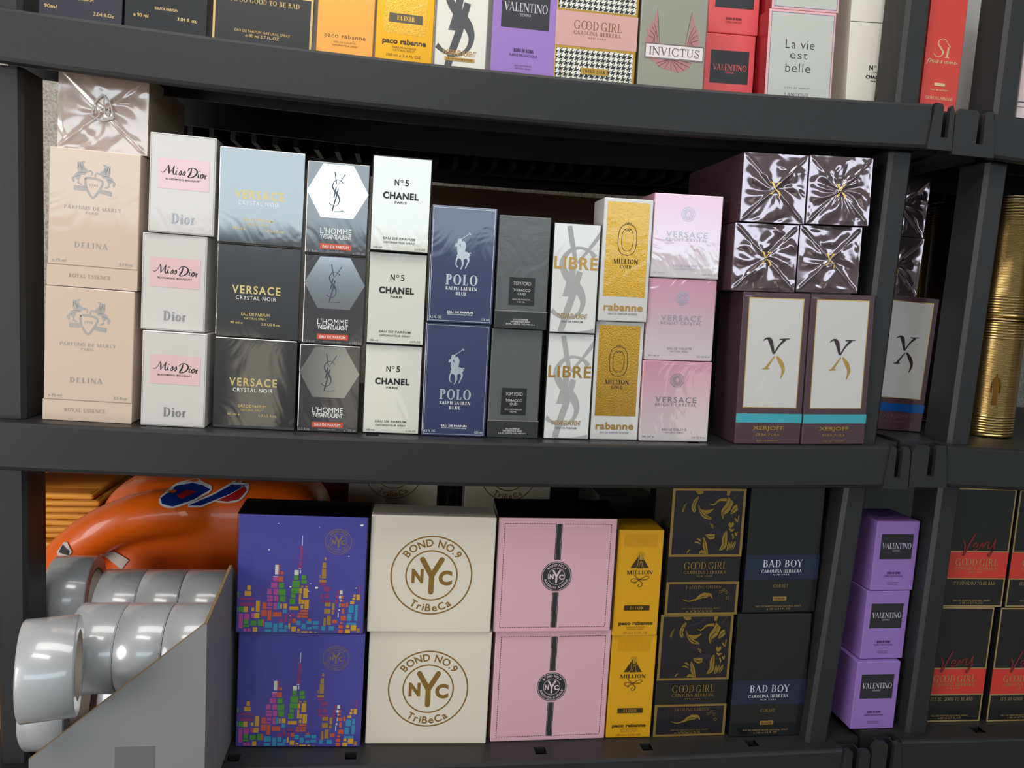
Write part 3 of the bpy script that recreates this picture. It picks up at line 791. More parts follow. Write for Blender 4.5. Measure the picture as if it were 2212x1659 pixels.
def P_xer(blue=False):
    m = plum()
    c = Carton('perfume_box', .0955, .2095, .085, m)
    wp = mat('card_linen', (206, 204, 202), .42, 0, .75, .34)
    c.part('white_panel', [(RECT(.095, .04, .9, .752), wp)])
    c.part('gold_border', [(FRAME(.085, .035, .91, .757, .012, .0055), gold)])
    bcol = mat('foil_cobalt', (20, 92, 176), .3, .4, .6, .3) if blue else mat('foil_turquoise', (70, 176, 190), .35, .3, .6, .4)
    c.part('foil_band', [(RECT(0, .795, 1, .856), bcol)])
    em = mat('ink_plum', (52, 36, 42), .4)
    c.part('x_emblem', [(T((x_emblem_top(), .53, .345, .40, .11)), em), (T((x_emblem_foot(), .515, .485, .34, .15)), em if blue else gold)])
    c.part('maker_lettering', [(T((sans('XERJOFF', .025, 1.02), .495, .895, .47, .035)), gold if not blue else mat('foil_faint', (110, 84, 84), .4, .3))])
    c.part('small_print', [(T((sans('ERBA PURA' if not blue else 'NAXOS', .015, 1.2), .495, .935, .36, .018), (sans('EAU DE PARFUM', .01, 1.15), .495, .976, .32, .011)), gold if not blue else mat('foil_faint', (110, 84, 84), .4, .3))])
    return c
def P_xend(seed):
    c = Carton('perfume_box', .0909, .0901, .2, plum())
    c.part('corner_emblem', [(T((x_emblem_top(), .5, .46, .18, .1), (x_emblem_foot(), .5, .58, .17, .12)), gold)], raise_=.0032)
    w = mat('film_plum', (150, 134, 140), .1, .8, .6, .08, 1.0)
    wrapped_end(c, seed, m=w)
    return c
def bond_circle(c, uc, vc, r, ring, top, bottom, mid_fill=None, tb=.55, rt=.80, ri=.64, size=.30):
    """round NYC seal: r as fraction of the face width"""
    a = c.w / c.h; g = P2(); big = P2()
    big.arc(0, 0, 1, 1, 0, 360, ring, n=64); big.arc(0, 0, ri, ri, 0, 360, ring, n=56)
    arc_text(big, top, 0, 0, (1 + ri) / 2, 90, size, False, .02); arc_text(big, bottom, 0, 0, (1 + ri) / 2, 270, size * tb / .55, True, .02)
    n = P2(); n.fit(sans('N', .05), -.34, .02, .29, .36); n.fit(sans('C', .05), .34, .06, .33, .38)
    n.line(0, .42, 0, -.0, .13); n.line(.01, .03, -.235, -.40, .13); n.line(-.01, .03, .235, -.40, .13)
    for x, y in ((0, .42), (-.235, -.40), (.235, -.40)): n.disc(x, y, .065, n=16)
    big.add(n)
    g.add(big, lambda q: (uc + q[0] * r, vc + q[1] * r * a))
    return g
def sleeve(c, t=.0016, top=.006):
    """clear plastic sleeve standing proud of the card, its front left open to the eye"""
    m = MATS.get('clear_film')
    if not m:
        m = bpy.data.materials.new('clear_film'); m.use_nodes = True; tt = m.node_tree; tt.nodes.clear()
        o = tt.nodes.new('ShaderNodeOutputMaterial'); mx = tt.nodes.new('ShaderNodeMixShader'); tr = tt.nodes.new('ShaderNodeBsdfTransparent'); gl = tt.nodes.new('ShaderNodeBsdfGlossy'); fr = tt.nodes.new('ShaderNodeFresnel')
        tr.inputs[0].default_value = (.9, .9, .9, 1); gl.inputs['Roughness'].default_value = .06; fr.inputs[0].default_value = 1.7
        tt.links.new(fr.outputs[0], mx.inputs[0]); tt.links.new(tr.outputs[0], mx.inputs[1]); tt.links.new(gl.outputs[0], mx.inputs[2]); tt.links.new(mx.outputs[0], o.inputs[0]); MATS['clear_film'] = m
    x = c.w / 2 + t; b = len
    v = [(-x, -t, 0), (x, -t, 0), (x, c.d + t, 0), (-x, c.d + t, 0), (-x, -t, c.h + .0006), (x, -t, c.h + .0006), (x, c.d + t, c.h + top), (-x, c.d + t, c.h + top)]
    f = [(0, 3, 7, 4), (1, 5, 6, 2), (4, 7, 6, 5), (3, 2, 6, 7)]
    q = .0012
    e = [(-x, -t, 0), (-x + q, -t, 0), (-x + q, -t, c.h), (-x, -t, c.h)]
    n = len(v); v += e; f.append((n, n + 1, n + 2, n + 3)); n = len(v); v += [(-p_[0], p_[1], p_[2]) for p_ in e]; f.append((n, n + 1, n + 2, n + 3))
    return mesh_obj('clear_sleeve', v, f, m, c.o)
def P_tri():
    m = mat('card_oyster', (222, 214, 196), .35, 0, .6, .18)
    c = Carton('gift_box', .1705, .1660, .055, m, .0015)
    br = mat('foil_bronze', (172, 132, 70), .32, .6)
    c.part('round_seal', [(bond_circle(c, .497, .505, .33, .035, 'BOND NO.9', 'TriBeCa', size=.26), br)])
    return c
def P_mad():
    m = mat('card_candy', (220, 172, 184), .4, 0, .5, .15)
    c = Carton('gift_box', .169, .1659, .055, m, .0015)
    dk = mat('ink_graphite', (44, 44, 46), .5); g = P2()
    for k in range(46):
        u = .05 + k * .0201
        if u < .95 and not .47 < u + .006 < .55: g.rect(u, .047, u + .013, .052).rect(u, .953, u + .013, .958)
        if u < .95: g.rect(.047, u, .052, u + .013).rect(.948, u, .953, u + .013)
    c.part('dashed_border', [(g, dk)])
    c.part('ribbon_stripe', [(RECT(.478, .05, .532, .36), dk)]); c.part('ribbon_stripe', [(RECT(.478, .648, .532, .958), dk)])
    st = P2()
    for k in range(75):
        v_ = .053 + k * .0121
        if not .35 < v_ < .645: st.rect(.483, v_, .486, v_ + .007).rect(.524, v_, .527, v_ + .007)
    c.part('stitching', [(st, mat('ink_offwhite', (200, 180, 186), .6))])
    c.part('seal_disc', [(P2().disc(.505, .505, .128, .128 * c.w / c.h, 48), dk), ])
    inner = bond_circle(c, .505, .505, .122, .03, 'BOND NO.9', 'MADISON AVENUE', size=.24, ri=.6, tb=.5)
    c.part('seal_lettering', [(inner, mat('ink_blushwhite', (214, 190, 198), .5))])
    return c
def P_night():
    m = mat('card_midnight', (84, 79, 172), .3, .25, .8, .3)
    c = Carton('gift_box', .1685, .1642, .055, m, .0015)
    c.part('round_seal', [(bond_circle(c, .775, .21, .105, .04, 'BOND NO.9', 'NEW YORK NIGHTS', size=.24, tb=.46), mat('ink_khaki', (150, 124, 86), .45, .4))])
    cols = {'y': (222, 168, 60), 'g': (86, 158, 60), 'p': (196, 84, 160), 'r': (214, 96, 66), 'b': (60, 152, 190), 'w': (224, 226, 220), 'm': (150, 62, 120), 'o': (176, 134, 56)}
    L = {k: P2() for k in cols}
    # towers read from the box front: (px x0, y0, x1, y1, colour) in a 1843 wide zoom
    def px(x0, y0, x1, y1, k):
        f = lambda x, y: (min(.992, max(.008, (x - 85) / 1700)), min(.994, (y - 45) / 1580))
        a = f(x0, y0); b = f(x1, y1); L[k].rect(a[0], a[1], b[0], b[1])
    blocks = '''920 305 928 440 w;900 450 935 590 m;895 598 930 634 m;890 645 928 742 m;886 746 924 756 w;832 768 890 832 w;832 836 888 900 g;905 768 920 812 w;930 834 992 892 g;928 900 1002 948 g;808 910 910 1000 g;800 1010 905 1080 g;800 1088 860 1140 g;784 1150 858 1228 g;925 972 960 1000 o;985 972 1024 1000 o;908 1010 944 1080 y;962 1008 1024 1134 y;905 1090 934 1222 y;938 1160 976 1222 y;982 1160 1040 1290 y;934 1236 968 1286 y;784 1256 906 1304 y
578 702 622 830 w;624 702 640 830 r;650 790 690 830 r;556 856 620 864 w;556 868 618 924 p;622 856 690 928 r;532 940 614 1012 p;634 942 702 1012 g;486 1026 544 1098 p;566 1026 630 1102 p;634 1026 728 1108 g;486 1112 562 1146 p;486 1154 562 1196 p;580 1114 634 1192 p;650 1116 728 1196 g;500 1210 556 1256 p;574 1210 618 1304 p;622 1210 656 1300 b;662 1220 686 1290 y;702 1220 752 1288 y;490 1268 550 1296 p;700 1298 748 1352 b
222 984 266 1050 y;190 1060 276 1122 y;342 1186 394 1336 y;284 1282 322 1330 y;120 1270 184 1342 g;186 1268 240 1342 y;428 1208 484 1296 r;418 1310 490 1398 r;500 1310 550 1450 r;568 1336 686 1400 r;282 1354 320 1422 p;322 1354 392 1422 y;192 1364 262 1440 p;124 1364 178 1560 p;192 1440 252 1506 g;184 1516 262 1546 g;278 1456 354 1524 g;374 1440 432 1530 g;434 1440 456 1530 r;310 1544 368 1608 y;190 1560 230 1604 p;242 1560 282 1604 p;62 1070 116 1140 g;64 1280 110 1340 g;120 1150 310 1180 m;130 1215 320 1262 m
1225 588 1252 630 o;1204 656 1252 732 o;1198 742 1256 874 o;1170 820 1184 868 o;1170 890 1262 926 o;1180 934 1256 970 m;1232 984 1318 1044 m;1254 1074 1306 1140 m;1190 1080 1224 1150 m;1200 1166 1330 1190 m;1252 1196 1332 1250 o;1250 1282 1334 1350 o;1352 1204 1388 1300 o;1350 1314 1382 1356 o;1290 1374 1344 1500 o;1244 1404 1276 1518 o
1448 1030 1486 1080 w;1440 1098 1472 1138 w;1458 1150 1470 1180 w;1450 1206 1462 1256 w;1438 1286 1460 1310 w;1434 1330 1446 1396 w;1408 1032 1440 1078 m;1396 1090 1434 1140 m;1390 1152 1430 1204 m;1474 1096 1502 1140 r;1470 1152 1500 1182 r;1466 1206 1526 1250 r;1484 1270 1520 1344 r;1474 1374 1550 1438 r;1466 1456 1504 1484 r;1450 1502 1508 1548 r;1450 1562 1510 1610 r;1364 1430 1430 1476 r
1676 1080 1722 1156 y;1634 1080 1664 1116 y;1620 1124 1662 1160 y;1594 1174 1648 1212 y;1576 1232 1646 1330 b;1664 1220 1700 1300 b;1562 1344 1622 1440 b;1658 1310 1700 1440 b;1560 1466 1612 1496 b;1614 1466 1690 1496 b;1616 1500 1690 1576 y;1552 1500 1596 1540 y;1540 1556 1608 1612 y;1700 1540 1740 1600 o;1704 960 1724 1070 m;1540 1190 1566 1256 r
470 1470 560 1550 b;580 1490 634 1610 b;650 1480 706 1550 b;652 1566 756 1604 b;468 1570 552 1610 b;728 1510 770 1560 b;902 1340 1036 1366 r;895 1376 940 1410 r;948 1376 1034 1408 r;930 1300 1036 1332 r;880 1450 940 1510 b;954 1490 1010 1560 b;1020 1450 1096 1490 b;1110 1450 1180 1500 b;1030 1530 1088 1564 b;1100 1520 1180 1556 b;1320 1520 1392 1576 b;1220 1520 1270 1576 b;820 1530 880 1596 y;900 1560 934 1590 y;950 1590 1040 1610 y;780 1486 804 1560 y;1060 1590 1096 1612 y;720 1370 760 1460 m;650 1430 706 1478 m;780 1420 820 1476 m;830 1420 876 1480 r;1040 1420 1080 1450 r;780 1360 870 1400 m;1130 1600 1160 1612 o;890 1600 930 1612 o'''
    for b in blocks.replace('\n', ';').split(';'):
        q = b.split()
        if len(q) == 5: px(*[float(i) for i in q[:4]], q[4])
    c.part('skyline_print', [(L[k], mat('ink_sky_' + k, cols[k], .35, .15, .5, .2)) for k in cols])
    return c
def flecks(c, pts, seed):
    rnd = random.Random(seed); g = P2()
    for u, v_, r in pts:
        n = 7; g.poly([(u + r * rnd.uniform(.5, 1.2) * cos(2 * pi * i / n), v_ + r * rnd.uniform(.4, .9) * sin(2 * pi * i / n)) for i in range(n)])
    o = c.part('white_flecks', [(g, mat('foam_fleck', (240, 240, 236), .7))]); return o
def P_mil(full=True, w=.0671, h=.1575, name='perfume_box'):
    m = mat('foil_honey', (226, 166, 20), .36, .15, .4, .2)
    c = Carton(name, w, h, .06, m)
    dk = mat('ink_cocoa', (58, 42, 14), .45)
    c.part('engraved_panel', [(P2(), m)] if 0 else [(T((sans('||||||||||||||||||||||||', -.02, .8), .5, .095, .72, .12)), mat('foil_engrave', (192, 138, 20), .36, .4))])
    c.part('numeral_emblem', [(T((numeral_one(), .505, .285, .41, .14)), dk), (T((numeral_body(), .505, .285, .19, .16)), mat('foil_line', (214, 170, 60), .35, .6))])
    c.part('name_lettering', [(T((serif('MILLION', .19, .07, .04), .515, .395, .57, .04), (swirl(), .53, .478, .41, .115)), dk)])
    c.part('dark_band', [(RECT(.22, .708, .785, .756), dk)])
    c.part('band_lettering', [(T((serif('ELIXIR', .2, .07, .05), .5, .732, .3, .028)), mat('foil_line', (214, 170, 60), .35, .6))])
    c.part('maker_lettering', [(T((sans('paco rabanne', .028, 1.0), .5, .882, .76, .044)), dk)])
    c.part('small_print', [(T((sans('PARFUM INTENSE'), .5, .915, .4, .012), (sans('NATURAL SPRAY'), .5, .935, .38, .012), (sans('100 ml e 3.4 FL OZ'), .5, .97, .55, .017)), mat('ink_amber', (120, 84, 20), .5))])
    return c
def gg_text(c, m, y, wid=.58, hh=.06, shift=0):
    """GOOD with overlapping rings, GIRL, and the two lines below"""
    g = P2(); x = 0
    for i, ch in enumerate('GOOD'):
        q, a = glyph(ch, .13, .045); g.add(q, lambda p_, x=x: (p_[0] + x, p_[1])); x += a * (.62 if i == 1 else 1) + .03
    x += .16
    for ch in 'GIRL':
        q, a = glyph(ch, .13, .045); g.add(q, lambda p_, x=x: (p_[0] + x, p_[1])); x += a + .02
    u = .51 + shift
    return c.part('name_lettering', [(g, m)] if 0 else [(T((g, u, y, wid, hh), (serif('CAROLINA HERRERA', .16, .05, .03), u, y + .052, wid, .026), (serif('NEW YORK', .16, .07, .2), u, y + .083, .22, .013)), m)])
def P_daz():
    m = mat('card_ebony', (26, 27, 25), .35, 0, .6, .2)
    c = Carton('perfume_box', .1109, .1886, .07, m)
    gb = mat('foil_antique', (170, 140, 76), .36, .6)
    dk = mat('ink_aubergine', (29, 24, 28), .4, .1, .6, .25)
    c.part('patterned_panel', [(RECT(0, 0, 1, .533), dk)]); c.part('patterned_panel', [(RECT(0, .735, 1, 1), dk)])
    c.part('gold_border', [(FRAME(0, 0, 1, .535, .035, .018), gb), (FRAME(0, .735, 1, 1, .035, .018), gb)])
    rel = mat('ink_mauve', (50, 44, 54), .4, .2)
    g = P2(); S_ = P2(); vein = P2(); r = random.Random(8)
    f = lambda x, y: ((x + 45) / 985, (y - 5) / 885 * .535)
    def B(pts, w, v_=False):
        w = w if isinstance(w, list) else [w] * len(pts)
        g.brush([f(*p) for p in pts], [q / 985 for q in w])
        if v_: vein.brush([f(*p) for p in pts], [.002] + [.006] * (len(pts) - 2) + [.002])
    B([(255, 28), (300, 52), (358, 40)], [10, 34, 30]); B([(302, 112), (258, 175), (240, 250), (268, 302)], [12, 40, 52, 22], True); B([(300, 215), (340, 300), (400, 360), (498, 396)], [8, 28, 38, 10], True); B([(350, 280), (430, 306), (516, 264)], [6, 32, 4])
    B([(455, 202), (512, 210), (580, 152), (682, 145)], [4, 12, 18, 24]); B([(700, 26), (690, 92)], [56, 34]); B([(738, 145), (702, 240), (642, 310), (652, 402)], [84, 80, 56, 4], True); B([(832, 236), (790, 272), (744, 332)], [44, 56, 4], True)
    for k in range(5): B([(842 - 15 * k, 45 + 18 * k), (838 - 15 * k, 52 + 18 * k)], 6)
    B([(732, 448), (760, 482), (798, 450)], [24, 36, 26]); B([(802, 378), (826, 410), (852, 442)], [4, 18, 4]); B([(862, 346), (856, 390), (848, 436)], [12, 16, 4]); B([(738, 520), (772, 545), (812, 532)], [6, 24, 6]); B([(786, 588), (806, 630), (800, 664)], [14, 20, 4]); B([(824, 575), (846, 600), (856, 560)], [16, 26, 8])
    B([(712, 548), (694, 640), (690, 735), (626, 808)], [14, 70, 66, 4], True); B([(752, 690), (752, 750), (730, 818)], [12, 46, 4], True); B([(792, 688), (786, 745), (768, 800)], [12, 34, 4], True); B([(842, 690), (822, 745), (800, 800)], [18, 36, 4], True)
    B([(428, 600), (490, 626), (556, 620)], [6, 44, 34], True); B([(402, 636), (430, 740), (466, 852)], [14, 58, 30], True); B([(478, 458), (516, 492), (528, 528)], [6, 26, 4], True); B([(315, 655), (350, 664), (378, 692)], [6, 16, 3]); B([(288, 700), (338, 704), (372, 726)], [8, 14, 3])
    B([(196, 838), (214, 812), (236, 800)], [10, 14, 4]); B([(362, 846), (392, 822), (480, 852)], [10, 26, 8]); B([(148, 186), (120, 240), (98, 306)], [4, 20, 22], True)
    # lower panel: small toucan on a twig, blossoms, leaves along the edge
    g_up, S_up = g, S_; g = P2(); S_ = P2()
    G = lambda pts, w: g.brush(pts, w)
    G([(.235, .872), (.32, .888), (.41, .872)], [.003, .009, .012]); G([(.40, .884), (.45, .858), (.52, .842), (.575, .842)], [.006, .03, .044, .034]); G([(.57, .836), (.615, .842), (.64, .868)], [.03, .026, .003]); G([(.5, .842), (.52, .82)], [.02, .01])
    vein.brush([(.46, .862), (.52, .848), (.57, .85)], [.002, .006, .003]); vein.brush([(.59, .84), (.62, .855)], [.004, .002])
    for bx, by in ((.79, .80), (.75, .815), (.83, .82), (.85, .865)):
        for k in range(5): g.disc(bx + .016 * cos(k * 1.26), by + .010 * sin(k * 1.26), .006, .0036, 8)
    for k in range(7): G([(.29 + .055 * k, .979), (.305 + .055 * k, .970), (.325 + .055 * k, .979)], [.003, .006, .003])
    for k in range(9): S_up.line(.06, .22 + .03 * k, .30, .32 + .024 * k, .0035)
    for k in range(5): S_up.line(.06 + .05 * k, .40, .06 + .05 * k, .515, .0035)
    for k in range(18): S_.line(.06 + .05 * k, .77, .06 + .05 * k, .97, .0035)
    S_up.brush([(.16, .03), (.3, .07), (.46, .08), (.62, .03)], [.004, .008, .02, .03]); S_up.brush([(.4, .24), (.5, .27), (.57, .24)], [.01, .035, .01]); S_up.brush([(.5, .36), (.62, .34), (.74, .37), (.76, .46)], [.02, .05, .06, .03])
    gi = mat('foil_gilt', (164, 134, 58), .38, .5)
    c.part('relief_print', [(S_up, rel)]); c.part('relief_print', [(S_, rel)]); c.part('gilded_leaf_print', [(g_up, gi)]); c.part('toucan_print', [(g, gi)]); c.part('vein_print', [(vein, dk)])
    gg_text(c, gb, .605)
    c.part('scent_lettering', [(T((serif('DAZZLING GARDEN', .14, .05, .05), .51, .775, .48, .024), (sans('EAU DE PARFUM NATURAL SPRAY'), .5, .945, .52, .011), (sans('e 80 ml 2.7 FL.OZ'), .5, .962, .32, .011)), gb)])
    return c
def P_bad():
    m = mat('card_coal', (22, 23, 24), .32, 0, .8, .25)
    c = Carton('perfume_box', .1146, .1908, .07, m)
    c.part('blue_band', [(RECT(0, .535, 1, .735), mat('ink_indigo', (25, 30, 56), .4, 0, .7, .25))])
    pl = mat('ink_pearl', (206, 206, 210), .45)
    c.part('name_lettering', [(T((serif('BAD BOY', .155, .04, .03), .505, .605, .54, .06), (serif('CAROLINA HERRERA', .17, .05, .03), .495, .667, .55, .026), (serif('NEW YORK', .17, .07, .2), .495, .695, .22, .012)), pl)])
    c.part('scent_lettering', [(T((serif('COBALT', .15, .06, .06), .5, .785, .2, .026)), gold_d)])
    c.part('gold_tag', [(RECT(.405, .87, .59, .903), gold_d)])
    c.part('tag_lettering', [(T((serif('ELIXIR', .18, .07, .06), .497, .887, .14, .018)), black)])
    c.part('small_print', [(T((sans('EAU DE PARFUM ELIXIR NATURAL SPRAY', .0, 1.05), .49, .946, .62, .013), (sans('e 100 ml 3.4 FL OZ'), .49, .968, .32, .014)), mat('ink_brass', (150, 124, 80), .5))])
    return c
def P_val(w=.0712, h=.1068, d=.07, red=False):
    if red: m = mat('card_coral', (232, 84, 88), .4, 0, .7, .25); c = Carton('perfume_box', w, h, d, m); pan = (.115, .22, .885, .66); ly = .445; inkc = mat('ink_salmon', (232, 104, 100), .5)
    else: m = mat('card_violet', (150, 114, 188), .42, 0, .6, .2); c = Carton('perfume_box', w, h, d, m); pan = (.13, .185, .88, .545); ly = .355; inkc = mat('ink_lilac', (196, 190, 206), .45)
    c.part('black_panel', [(RECT(*pan), mat('ink_onyx', (38, 37, 42), .4, 0, .5, .15))])
    c.part('maker_lettering', [(T((serif('VALENTINO', .15, .045, .0), .505, ly, .68, .085), (sans('DONNA', .0, 1.15), .505, ly + .068, .17, .026)), inkc)])
    dk = mat('ink_violet', (58, 36, 84), .5) if not red else mat('ink_maroon', (110, 22, 34), .5)
    v1 = .745 if not red else .80
    c.part('scent_lettering', [(T((sans('BORN IN ROMA', .05, 1.2), .505, v1, .31, .036), (sans('PURPLE MELANCHOLIA' if not red else 'CORAL FANTASY', .0, 1.0), .505, v1 + .045, .44 if not red else .32, .024)), dk)])
    if not red: c.part('small_print', [(T((sans('EAU DE PARFUM'), .505, .885, .26, .012), (sans('NATURAL SPRAY'), .505, .91, .24, .012)), dk)])
    return c
def P_vgg(w=.109, h=.1866, name='perfume_box'):
    m = mat('card_ebony', (26, 27, 25), .35, 0, .6, .2)
    c = Carton(name, w, h, .07, m)
    gb = mat('foil_straw', (196, 166, 110), .38, .5)
    c.part('gold_border', [(FRAME(0, 0, 1, 1, .022, .012), gb)])
    c.part('red_band', [(RECT(.0, .53, 1, .76), mat('ink_scarlet', (206, 56, 44), .45, 0, .5, .15))])
    c.part('band_edge', [(RECT(0, .524, 1, .533).rect(0, .755, 1, .764), gb)])
    c.part('script_lettering', [(T((script('very'), .52, .475, .54, .2)), mat('ink_wine', (124, 44, 48), .45, .2))])
    gg_text(c, gb, .62, .66, .062)
    c.part('scent_lettering', [(T((serif("IT'S SO GOOD TO BE BAD", .14, .06, .05), .51, .798, .66, .03), (sans('EAU DE PARFUM NATURAL SPRAY', .0, 1.05), .51, .945, .58, .014), (sans('e 80 ml 2.7 FL.OZ'), .51, .966, .36, .015)), gb)])
    return c

# ------------------------------------------------------------------ stock the shelves
def put(root, first, label, zf, x, y, yaw=0, dz=0, cat='perfume box', group=None, roll=None):
    """first: the built carton itself for its first place, afterwards a copy"""
    o = root.o if first else dup(root.o, label)
    tag(o, label, cat, group)
    rl = slope(zf, x) if roll is None else roll
    return place(o, x, y, zf(x) + .0006 + dz, yaw, rl)
def stack(c, zf, spots, labels, group, cat='perfume box', base=0):
    """spots from the bottom up: (x, y, yaw)"""
    for i, ((x, y, yaw), lb) in enumerate(zip(spots, labels)):
        x0 = spots[0][0]
        put(c, i == 0, lb, lambda q, x0=x0: zf(x0) , x, y, yaw, base + i * (c.h + .0008), cat, group, slope(zf, x0))

# middle shelf
c = P_delina()
stack(c, MID, [(-.3784, .029, -.5), (-.3729, .0297, -.3)], ['beige carton with horse crest, standing on the middle shelf beside the post', 'beige carton with horse crest, standing on top of another like it'], 'beige perfume boxes with a crest')
e = Carton('perfume_box', .1033, .0955, .16, mat('card_blush', (212, 188, 168)))
tri_ = P2(); P_ = [(0, 1), (-.88, -.72), (.88, -.72)]
tri_.brush([(0, 1), (-.62, .3), (-.9, -.7)], .13); tri_.brush([(0, 1), (.62, .3), (.9, -.7)], .13); tri_.brush([(-.9, -.7), (0, -.95), (.9, -.7)], .13)
e.part('shield_emblem', [(T((tri_, .5, .46, .26, .34), (sans('1743', .03), .5, .5, .16, .1)), mat('foil_pale', (196, 194, 192), .3, .8))], raise_=.0042)
wrapped_end(e, 11, .0016, mat('film_blush', (196, 174, 164), .2, .15, 1.0, .08, 1.0), (.5, .5))
put(e, True, 'beige carton lying with its folded end out, on top of the crest stack', lambda q: MID(-.373), -.3655, .042, 0, .3312, group='beige perfume boxes with a crest', roll=slope(MID, -.373))
c = P_miss()
stack(c, MID, [(-.2756, .022, 0), (-.279, .030, -1.2), (-.2695, .0265, 1.2)], ['pearl white carton with pink panel, bottom of its stack of three', 'pearl white carton with pink panel, middle of its stack of three', 'pearl white carton with pink panel, top of its stack of three'], 'white boxes with a pink panel')
c = P_noir()
stack(c, MID, [(-.1788, .0299, -1), (-.1776, .031, -.2), (-.1756, .0265, .1)], ['square black carton with pale gold capitals, lowest of three', 'square black carton with pale gold capitals, between two others', 'square black carton with pale gold capitals mirroring daylight, on top'], 'square black cartons with gold capitals')
c = P_homme()
stack(c, MID, [(-.0861, .031, .6), (-.0834, .0318, .1), (-.0828, .027, .3)], ['gunmetal carton with mirror hexagon, standing on the shelf', 'gunmetal carton with mirror hexagon, second one up', 'gunmetal carton with mirror hexagon, highest one'], 'gunmetal cartons with a hexagon')
c = P_chanel()
stack(c, MID, [(-.0047, .036, -.4), (-.0041, .0309, .3), (-.0036, .0225, 1)], ['black edged ivory carton, lowest of the column next to navy boxes', 'black edged ivory carton, middle of the column next to navy boxes', 'black edged ivory carton, top of the column next to navy boxes'], 'ivory cartons edged in black')
c = P_polo()
stack(c, MID, [(.0781, .0313, -.3), (.0786, .0287, .3)], ['navy carton with silver polo rider, under its twin', 'navy carton with silver polo rider, stacked on its twin'], 'navy cartons with a rider')
c = P_ford()
stack(c, MID, [(.1579, .0335, .2), (.1588, .0265, .6)], ['dark grey woven texture carton, lower of two', 'dark grey woven texture carton, upper of two'], 'dark woven cartons')
c = P_libre()
stack(c, MID, [(.2318, .0325, -.4), (.2294, .0275, .1)], ['narrow white carton with grey monogram and gold word, lower of two', 'narrow white carton with grey monogram and gold word, upper of two'], 'white cartons with a grey monogram')
c = P_rab()
stack(c, MID, [(.2996, .034, .1), (.297, .0255, -.2)], ['tall silver white carton with gold panel, lower one with deep gold', 'tall silver white carton with gold panel, upper one shining pale'], 'tall cartons with a gold panel')
c = P_bright()
stack(c, MID, [(.383, .0275, -1.6), (.3823, .0315, 1.4), (.3801, .0292, .7)], ['rose fading carton with silver medallion, bottom of three', 'rose fading carton with silver medallion, middle of three', 'rose fading carton with silver medallion, top of three'], 'rose cartons with a medallion')
cx_ = P_xer()
put(cx_, True, 'plum carton with white panel and turquoise band, next to the rose cartons', MID, .5135, .0126, -1.2, group='plum cartons with a turquoise band')
put(cx_, False, 'plum carton with white panel and turquoise band, next to the shelf post', MID, .6105, .0106, 1.0, group='plum cartons with a turquoise band')
zb = .2095 + .0012
for seed, x, y, dz, lb in ((21, .4868, .0138, zb, 'crumpled film end of plum carton, lower row, next to the rose cartons'), (22, .5816, .0174, zb + .0012, 'crumpled film end of plum carton, lower row, next to the post'),
                           (23, .4880, .0084, zb + .0915, 'crumpled film end of plum carton, upper row, next to the rose cartons'), (24, .5806, .0068, zb + .0925, 'crumpled film end of plum carton, upper row, next to the post')):
    put(P_xend(seed), True, lb, MID, x, y, 0, dz, group='plum cartons lying end out')

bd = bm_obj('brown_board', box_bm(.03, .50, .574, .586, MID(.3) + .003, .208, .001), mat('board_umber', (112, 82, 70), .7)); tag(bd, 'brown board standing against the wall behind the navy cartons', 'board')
# beyond the post, on the neighbouring rack
cb = P_xer(True)
put(cb, True, 'plum carton with white panel and cobalt band between the two posts', NMID, .7735, .117, 0, .0006)
for seed, dz, lb in ((25, .2105, 'plum carton end in shadow, resting on the cobalt banded carton'), (26, .3015, 'plum carton end in shadow, topmost between the two posts')):
    put(P_xend(seed), True, lb, NMID, .752, .132, 0, dz, group='plum carton ends between the posts')

def tin(label, x, y, z, m, group, emblem=False):
    r = .0448; Hh = .19; N = 96; prof = [(r - .004, 0), (r, .001), (r + .0008, .003), (r, .005)]
    zz = .006
    while zz < Hh - .007:
        big = zz < .032 or zz > Hh - .034
        st = .0042 if big else .0017; am = .0011 if big else .0006
        prof += [(r, zz), (r + am, zz + st * .35), (r + am, zz + st * .6), (r, zz + st * .95)]; zz += st
    prof += [(r, Hh - .005), (r + .0008, Hh - .003), (r, Hh - .0005), (r - .004, Hh), (0.0005, Hh - .002)]
    prof = [(.0005, .0005)] + prof
    v = [(q * cos(2 * pi * i / N), q * sin(2 * pi * i / N), w) for q, w in prof for i in range(N)]
    f = [(j * N + i, j * N + (i + 1) % N, (j + 1) * N + (i + 1) % N, (j + 1) * N + i) for j in range(len(prof) - 1) for i in range(N)]
    o = mesh_obj('ribbed_tin', v, f, m, smooth=True)
    tag(o, label, 'tin', group); o.location = (x, y, z)
    if emblem:
        g = P2(); B = lambda pts, w: g.brush(pts, w)
        B([(0, 1.0), (0, .9), (0, .8)], [.13, .11, .16]); B([(-.40, .72), (-.2, .80), (.2, .80), (.40, .72)], [.14, .16, .16, .14])
        B([(0, .8), (0, .6), (0, .42), (0, .26), (0, .02)], [.66, .62, .42, .44, .58]); B([(-.42, .74), (-.46, .56), (-.40, .4)], [.15, .13, .09]); B([(.42, .74), (.46, .56), (.40, .4)], [.15, .13, .09])
        v = []
        for px_, py_ in g.v:
            a = R(-112) + px_ * .0135 / r; v.append(((r + .0016) * cos(a), (r + .0016) * sin(a), .052 + py_ * .05))
        mesh_obj('torso_emblem', v, g.f, mat('tin_dark', (150, 106, 48), .2, 1.0), o)
    return o
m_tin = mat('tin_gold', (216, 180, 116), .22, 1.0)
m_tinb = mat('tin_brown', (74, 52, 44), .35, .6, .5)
zt = NMID(.952) + .0008
tin('golden ribbed tin with torso emblem standing on the neighbouring shelf', .952, .15, zt, m_tin, 'ribbed tins', True)
